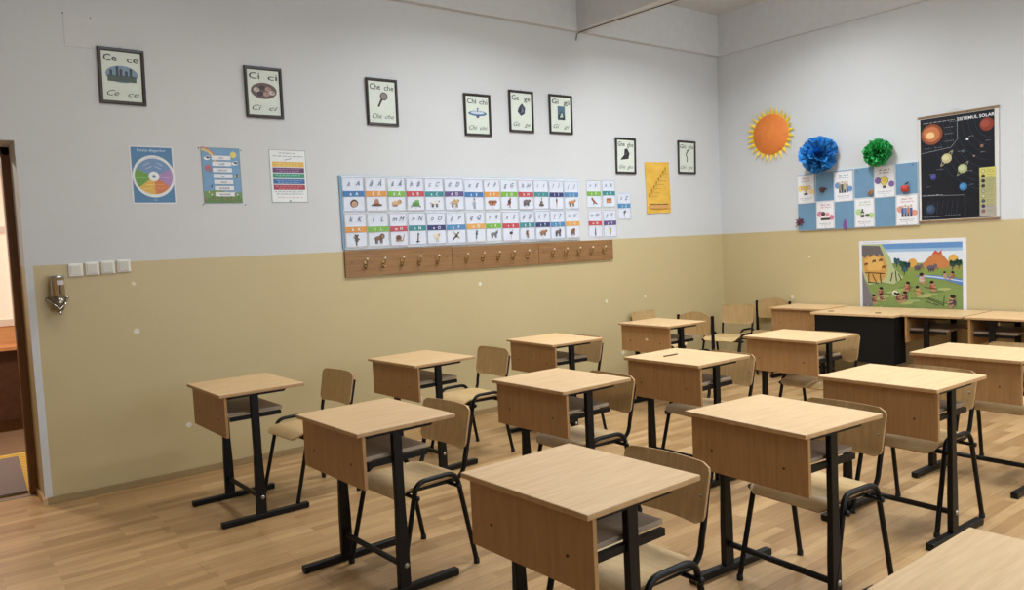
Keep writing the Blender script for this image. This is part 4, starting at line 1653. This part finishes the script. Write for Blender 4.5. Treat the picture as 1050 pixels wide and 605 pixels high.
# little glued decorations
t = rthing('paper_leaf', 'dark brown curled leaf stuck between the trophy card and the blue-disc card', 'decoration', -1.366, 2.022, None, -.021)
b = MB()
b.grid(lambda u, v: ((u-.5)*.085, -.004-.012*math.sin(u*6)-.01*v, (v-.5)*.05*(math.sin(u*math.pi)**.5+.15)), 8, 5, pm((86, 58, 56), .7))
b.tube([(-.03, -.012, -.01), (.05, -.02, .012)], .003, pm((66, 42, 40), .7), 6)
b.build('leaf_blade', t)
t = rthing('paper_leaf', 'dark purple spiky maple leaf at the lower left corner of the blue board', 'decoration', -1.077, 1.692, None, -.021)
b = MB()
pts = []
for k in range(14):
    a = 2*math.pi*k/14+.3
    r_ = .062 if k % 2 else .034
    pts.append((r_*math.cos(a), -.004-.006*(k % 3), r_*math.sin(a)*.85))
b.add([(0, -.016, 0)]+pts, [(0, 1+k, 1+(k+1) % 14) for k in range(14)], pm((92, 44, 66), .7))
b.tube([(-.02, -.01, -.02), (-.055, -.008, -.055)], .0035, pm((70, 36, 50), .7), 6)
b.build('leaf_blade', t)
t = rthing('paper_leaf', 'narrow purple leaf standing upright in the bottom row of the blue board', 'decoration', -1.607, 1.636, None, -.021)
b = MB()
b.grid(lambda u, v: ((u-.5)*.045*math.sin(max(.08, min(1, v*1.05))*math.pi*.97)**.6, -.003-.008*(1-abs(u-.5)*2), (v-.5)*.115), 4, 8, pm((128, 72, 140), .6))
b.build('leaf_blade', t)
t = rthing('nut_shell', 'brown nut shell stuck left of the light bulb card', 'decoration', -1.895, 1.955, None, -.021)
b = MB()
b.lathe([(.002, -.038), (.016, -.03), (.024, -.005), (.020, .018), (.002, .036)], pm((172, 128, 92), .6), (0, -.012, 0), 14)
b.tube([(0, -.036, -.03), (.002, -.038, 0), (0, -.032, .026)], .003, pm((104, 70, 50), .6), 6)
o = b.build('shell', t)
o.rotation_euler = (0, math.radians(35), 0)
t = rthing('paper_apple', 'small red apple with a dark leaf near the right end of the blue board', 'decoration', -2.246, 1.962, None, -.021)
b = MB()
b.lathe([(.004, -.032), (.024, -.034), (.038, -.012), (.038, .012), (.026, .030), (.006, .024)], pm((190, 62, 46), .45), (0, -.016, 0), 16)
b.build('fruit', t)
b = MB()
b.tube([(0, -.018, .022), (.006, -.02, .045), (.014, -.02, .052)], .003, pm((60, 44, 36), .6), 6)
b.grid(lambda u, v: (.010+.034*u, -.02-.004*math.sin(v*3), .040+.022*u+(v-.5)*.022*math.sin(max(.05, u)*3.1)), 6, 3, pm((50, 60, 50), .6))
b.build('leaf', t)

# ---- solar system chart
SX0, SW, SH, SZ = -2.372, .712, 1.0, 1.625
t = rthing('hanging_chart', 'tall black solar system wall chart reading SISTEMUL SOLAR, hung from wooden rods', 'chart', SX0, SZ)
b = MB()
b.box(.0, SW, -.010, -.008, 0, SH, pm((214, 212, 208), .35))
b.build('chart_sheet', t)
for v in (SH-.004, -.016):
    b = MB()
    b.box(-.004, SW+.006, -.017, -.002, v, v+.022, wood('rod_wood', (122, 96, 66), (146, 116, 82), .4))
    b.build('wooden_rod', t, .004)
b = MB()
b.tube([(SW*.36, -.008, SH+.018), (SW*.48, -.003, SH+.045), (SW*.60, -.008, SH+.018)], .0015, pm((190, 186, 180), .6), 6)
b.build('hanging_cord', t)
b = MB()
b.tube([(SW*.48, 0, SH+.045), (SW*.48, -.010, SH+.046)], .0025, M_STEEL, 8)
b.build('nail', t)
f = Flat(.0104, .0005, .28)
u0, u1 = .020, SW-.034
f.rect(u0, .010, u1, SH-.010, (22, 24, 34), 1)
rr = random.Random(2)
for k in range(9):
    R_ = .10+.055*k
    pts = [(u1*.98+R_*1.0*math.cos(math.radians(a)), .93+R_*1.25*math.sin(math.radians(a))) for a in range(95, 300, 12)]
    pts = [p for p in pts if u0+.01 < p[0] < u1-.01 and .02 < p[1] < SH-.02]
    if len(pts) > 1:
        f.line(pts, .0022, (62, 76, 100), 2)
for k in range(60):
    f.ell(rr.uniform(u0+.01, u1-.01), rr.uniform(.03, .95), .0014, .0014, (150, 156, 170), 2, 5)
f.line([(u0, .66), (.30, .69), (.36, .76), (.36, .97)], .003, (170, 172, 180), 3)
f.line([(u0, .25), (.42, .23), (.42, .03)], .003, (150, 152, 160), 3)
f.text('SISTEMUL SOLAR', .52, .932, .040, (232, 232, 236), 4, bold=.02, width=.32)
f.scribble(.05, .34, .945, .010, (200, 200, 206), 4, .0026, 1)
f.scribble(.04, .23, .245, .010, (190, 190, 196), 4, .0026, 2)
for (u, v, w_) in ((.29, .93, .06), (.25, .88, .08), (.25, .82, .08), (.24, .75, .09), (.06, .70, .07), (.15, .70, .07), (.62, .83, .05), (.46, .77, .05), (.60, .71, .05), (.56, .61, .04), (.36, .64, .05), (.44, .45, .05), (.46, .32, .05), (.10, .45, .06), (.17, .49, .06), (.06, .33, .05)):
    f.scribble(u, u+w_, v, .007, (166, 168, 176), 4, .0016, int(u*100+v*10))
for k in range(7):
    f.line([(.07+.045*k, .06), (.09+.045*k, .19)], .002, (70, 84, 110), 3)
f.scribble(.04, .20, .035, .008, (150, 160, 180), 4, .002, 6)
f.scribble(.24, .38, .045, .008, (150, 160, 180), 4, .002, 7)
f.build('sky_print', t)


def planet(u, v, r_, c, c2, ring=None, l=5):
    g = Flat(.0104, .0005, .28)
    if ring:
        for s_ in range(2):
            g.ell(u, v, r_*2.0, r_*.42, ring, l, 24, .9) if s_ == 0 else g.ell(u, v, r_*1.5, r_*.30, (22, 24, 34), l+1, 24, .9)
    g.ell(u, v, r_, r_, c, l+2, 24)
    g.ell(u-r_*.2, v+r_*.15, r_*.62, r_*.55, c2, l+3, 18)
    g.build('planet_print', t)


planet(.128, .835, .100, (150, 76, 44), (196, 116, 66))
g = Flat(.0104, .0005, .28)
g.ell(.128, .835, .074, .074, (206, 116, 66), 9, 24)
g.ell(.115, .825, .040, .034, (240, 196, 130), 10, 18)
g.build('sun_core_print', t)
planet(.615, .862, .060, (146, 56, 42), (172, 76, 54))
planet(.262, .590, .046, (196, 184, 126), (214, 202, 150), (150, 142, 110))
planet(.404, .480, .042, (168, 176, 120), (190, 196, 150), (126, 126, 104))
planet(.138, .425, .030, (64, 64, 150), (84, 84, 176))
planet(.408, .308, .036, (50, 120, 180), (76, 146, 204))
planet(.410, .640, .014, (70, 90, 110), (90, 110, 130))
planet(.572, .668, .016, (140, 96, 80), (170, 120, 96))
planet(.448, .748, .012, (222, 222, 214), (236, 236, 230))
planet(.505, .585, .010, (150, 110, 90), (170, 130, 106))
planet(.110, .115, .044, (52, 70, 104), (70, 90, 124))
g = Flat(.0108, .0005, .28)
g.rect(.548, .015, u1+.008, .470, (176, 172, 116), 4)
g.rect(.548, .015, u1+.008, .120, (170, 164, 150), 5)
g.rect(.548, .380, u1+.008, .470, (206, 200, 96), 5)
for k, c in enumerate(((214, 206, 130), (60, 58, 60), (52, 52, 56), (74, 66, 62), (180, 172, 150), (206, 200, 140), (60, 90, 130), (50, 60, 90), (160, 96, 76))):
    v = .436-.046*k
    g.ell(.580, v, .017, .017, (40, 42, 44), 6, 14)
    g.ell(.580, v, .014, .014, c, 7, 14)
    g.scribble(.61, .67, v+.008, .007, (110, 106, 80), 6, .0014, 70+k)
    g.scribble(.61, .67, v-.010, .007, (110, 106, 80), 6, .0014, 80+k)
g.build('legend_print', t)

# ---- prehistoric village poster
PX0, PW, PH, PZ = -1.744, 1.052, .711, .742
t = rthing('wall_poster', 'wide colourful cartoon poster of cave dwellers by a river, above the end wall tables', 'poster', PX0, PZ)
b = MB()
b.box(0, PW, -.002, -.0005, 0, PH, pm((224, 226, 232), .35))
b.build('paper', t)
f = Flat(.0026, .0004, .35)
a0, a1, c0, c1 = .030, PW-.034, .012, PH-.036
f.rect(a0, c0, a1, c1, (124, 148, 74), 1)
for k in range(15):
    f.ell(a0+.10+((k*41) % 89)/89*(a1-a0-.22), .05+((k*29) % 31)/31*.19, .075, .014, ((150, 168, 92), (104, 132, 66), (168, 172, 100))[k % 3], 1.4+.1*(k % 5), 14, .08)
f.rect(a0, c1-.20, a1, c1, (214, 224, 236), 2)
f.rect(a0, c1-.055, a1, c1, (90, 144, 206), 3)
f.rect(a0, c1-.085, a1, c1-.055, (150, 186, 222), 3)
f.poly([(.42, .40), (a1, .36), (a1, .46), (.42, .47)], (150, 146, 70), 4)
f.poly([(.34, .30), (.50, .27), (a1, .30), (a1, .40), (.42, .41)], (128, 152, 66), 5)
f.poly([(.55, .345), (.72, .325), (.88, .30), (a1, .255), (a1, .315), (.86, .345), (.70, .355)], (84, 126, 200), 7)
f.poly([(.62, .345), (.80, .325), (a1, .29), (a1, .30), (.82, .335), (.66, .352)], (190, 214, 236), 8)
# volcanoes
f.poly([(.62, .44), (.72, .54), (.76, .575), (.82, .575), (.92, .45), (.84, .42)], (204, 120, 62), 6)
f.poly([(.74, .56), (.77, .60), (.80, .575), (.83, .60), (.83, .56)], (206, 80, 52), 7)
f.ell(.55, .475, .045, .045, (222, 160, 64), 5)
f.ell(.935, .505, .045, .05, (224, 168, 64), 5)
f.build('landscape_print', t)
f = Flat(.0046, .0004, .35)
# cave at the left
f.poly([(a0, c0), (a0+.11, c0+.02), (a0+.09, c0+.14), (a0+.04, c0+.25), (a0, c0+.40)], (120, 112, 122), 2)
f.poly([(a0, c1), (.24, c1), (.33, .53), (.36, .43), (.46, .33), (.36, .26), (.24, .28), (.10, .25), (a0, .34)], (172, 184, 130), 1)
f.poly([(a0, .60), (.18, .585), (.26, .54), (.30, .45), (.29, .36), (.24, .29), (.10, .28), (a0+.02, .40)], (206, 150, 66), 2)
f.poly([(.06, .50), (.14, .56), (.22, .53), (.26, .46), (.22, .40), (.10, .40)], (222, 172, 84), 3)
f.poly([(a0, c1-.01), (.22, c1-.02), (.26, .56), (.235, .545), (.22, .575), (.19, .54), (.16, .575), (.12, .535), (.10, .57), (.06, .53), (a0, .56)], (104, 96, 98), 4)
for (u, v) in ((.075, .47), (.16, .50), (.23, .51), (.26, .44)):
    f.ell(u, v, .022, .012, (130, 70, 40), 5, 8, .3)
    f.line([(u-.015, v), (u-.02, v-.02)], .005, (110, 56, 34), 5)
    f.line([(u+.012, v), (u+.014, v-.02)], .005, (110, 56, 34), 5)
for (p, q) in (((.06, .38), (.27, .37)), ((.10, .38), (.10, .27)), ((.22, .37), (.23, .27)), ((.09, .28), (.20, .27)), ((.14, .36), (.18, .28)), ((.35, .38), (.33, .29)), ((.38, .40), (.39, .29)), ((.41, .37), (.44, .30))):
    f.line([p, q], .010, (72, 58, 50), 6)
f.build('cave_print', t)
f = Flat(.0070, .0003, .35)
for (u, v, c) in ((.395, .49, (50, 100, 120)), (.45, .46, (46, 96, 60)), (.50, .45, (36, 70, 76)), (.93, .46, (34, 84, 70)), (.985, .47, (30, 74, 56)), (.47, .41, (56, 110, 126))):
    f.ell(u, v, .030, .026, c, 1, 12)
    f.ell(u-.015, v+.022, .016, .018, c, 1, 10)
    f.ell(u+.016, v+.018, .016, .016, c, 1, 10)
    f.line([(u, v), (u, v-.055)], .007, (70, 54, 44), 2)
f.build('trees_print', t)
for (u, v, s_) in ((.60, .43, 1), (.73, .425, 1.2)):
    f = Flat(.0070, .0003, .35)
    f.ell(u, v, .035*s_, .022*s_, (106, 92, 104), 3, 14)
    f.ell(u+.035*s_, v+.018*s_, .016*s_, .015*s_, (112, 98, 110), 3, 10)
    f.line([(u+.045*s_, v+.012), (u+.055*s_, v-.02)], .006, (100, 86, 98), 3)
    for q in (-.02, .0, .02):
        f.line([(u+q, v), (u+q, v-.035*s_)], .008, (86, 74, 86), 3)
    f.build('animal_print', t)

f = Flat(.0082, .0003, .35)
HAIR, SKIN, FUR = (44, 30, 32), (196, 134, 100), (112, 70, 58)


def fig(u, v, s_, pose, fur=FUR):
    f.ell(u, v, .026*s_, .030*s_, fur, 1, 12)
    f.ell(u+.004*pose, v+.036*s_, .017*s_, .017*s_, SKIN, 2, 12)
    f.ell(u-.004*pose, v+.045*s_, .019*s_, .014*s_, HAIR, 3, 12)
    f.line([(u, v+.012), (u+.034*pose*s_, v-.004)], .010*s_, SKIN, 3)
    f.line([(u-.012, v-.02), (u+.016*pose, v-.042*s_)], .012*s_, SKIN, 2)
    f.line([(u+.010, v-.02), (u+.034*pose, v-.036*s_)], .012*s_, SKIN, 2)


for (u, v, s_, p, c) in ((.155, .095, 1.0, 1, FUR), (.225, .17, 1.05, -1, (128, 60, 66)), (.235, .115, .8, 1, FUR), (.405, .115, 1.0, 1, FUR), (.47, .125, 1.15, -1, (96, 62, 56)), (.50, .225, 1.1, -1, (150, 84, 60)), (.60, .19, 1.0, 1, (196, 150, 70)),
                         (.64, .31, 1.15, 1, (190, 176, 170)), (.74, .235, 1.1, 1, (170, 84, 70)), (.86, .35, .7, 1, (176, 150, 120)), (.925, .345, .8, -1, (150, 96, 66)), (.925, .085, 1.35, -1, (70, 58, 72))):
    f = Flat(.0082, .0003, .35)
    fig(u, v, s_, p, c)
    f.build('figure_print', t)
f = Flat(.0082, .0003, .35)
f.ring(.375, .168, .016, .028, (232, 232, 226), 1, 16)
f.ell(.375, .168, .018, .009, (40, 40, 40), 2, 12)
for (p, q) in (((.67, .095), (.80, .055)), ((.70, .13), (.83, .085)), ((.67, .13), (.84, .06)), ((.84, .05), (.85, .15)), ((.56, .20), (.66, .175)), ((.66, .235), (.79, .215))):
    f.line([p, q], .007, (66, 84, 60), 1)
for k in range(26):
    f.ell(a0+.05+((k*37) % 97)/97*(a1-a0-.08), c0+.01+((k*53) % 41)/41*.15, .006, .004, [(214, 220, 170), (84, 120, 50), (150, 176, 84)][k % 3], 1, 8)
f.build('tools_and_grass_print', t)
f = Flat(.0026, .0004)
f.scribble(.05, .34, PH-.022, .008, (140, 130, 170), 1, .002, 90)
f.build('caption_print', t)
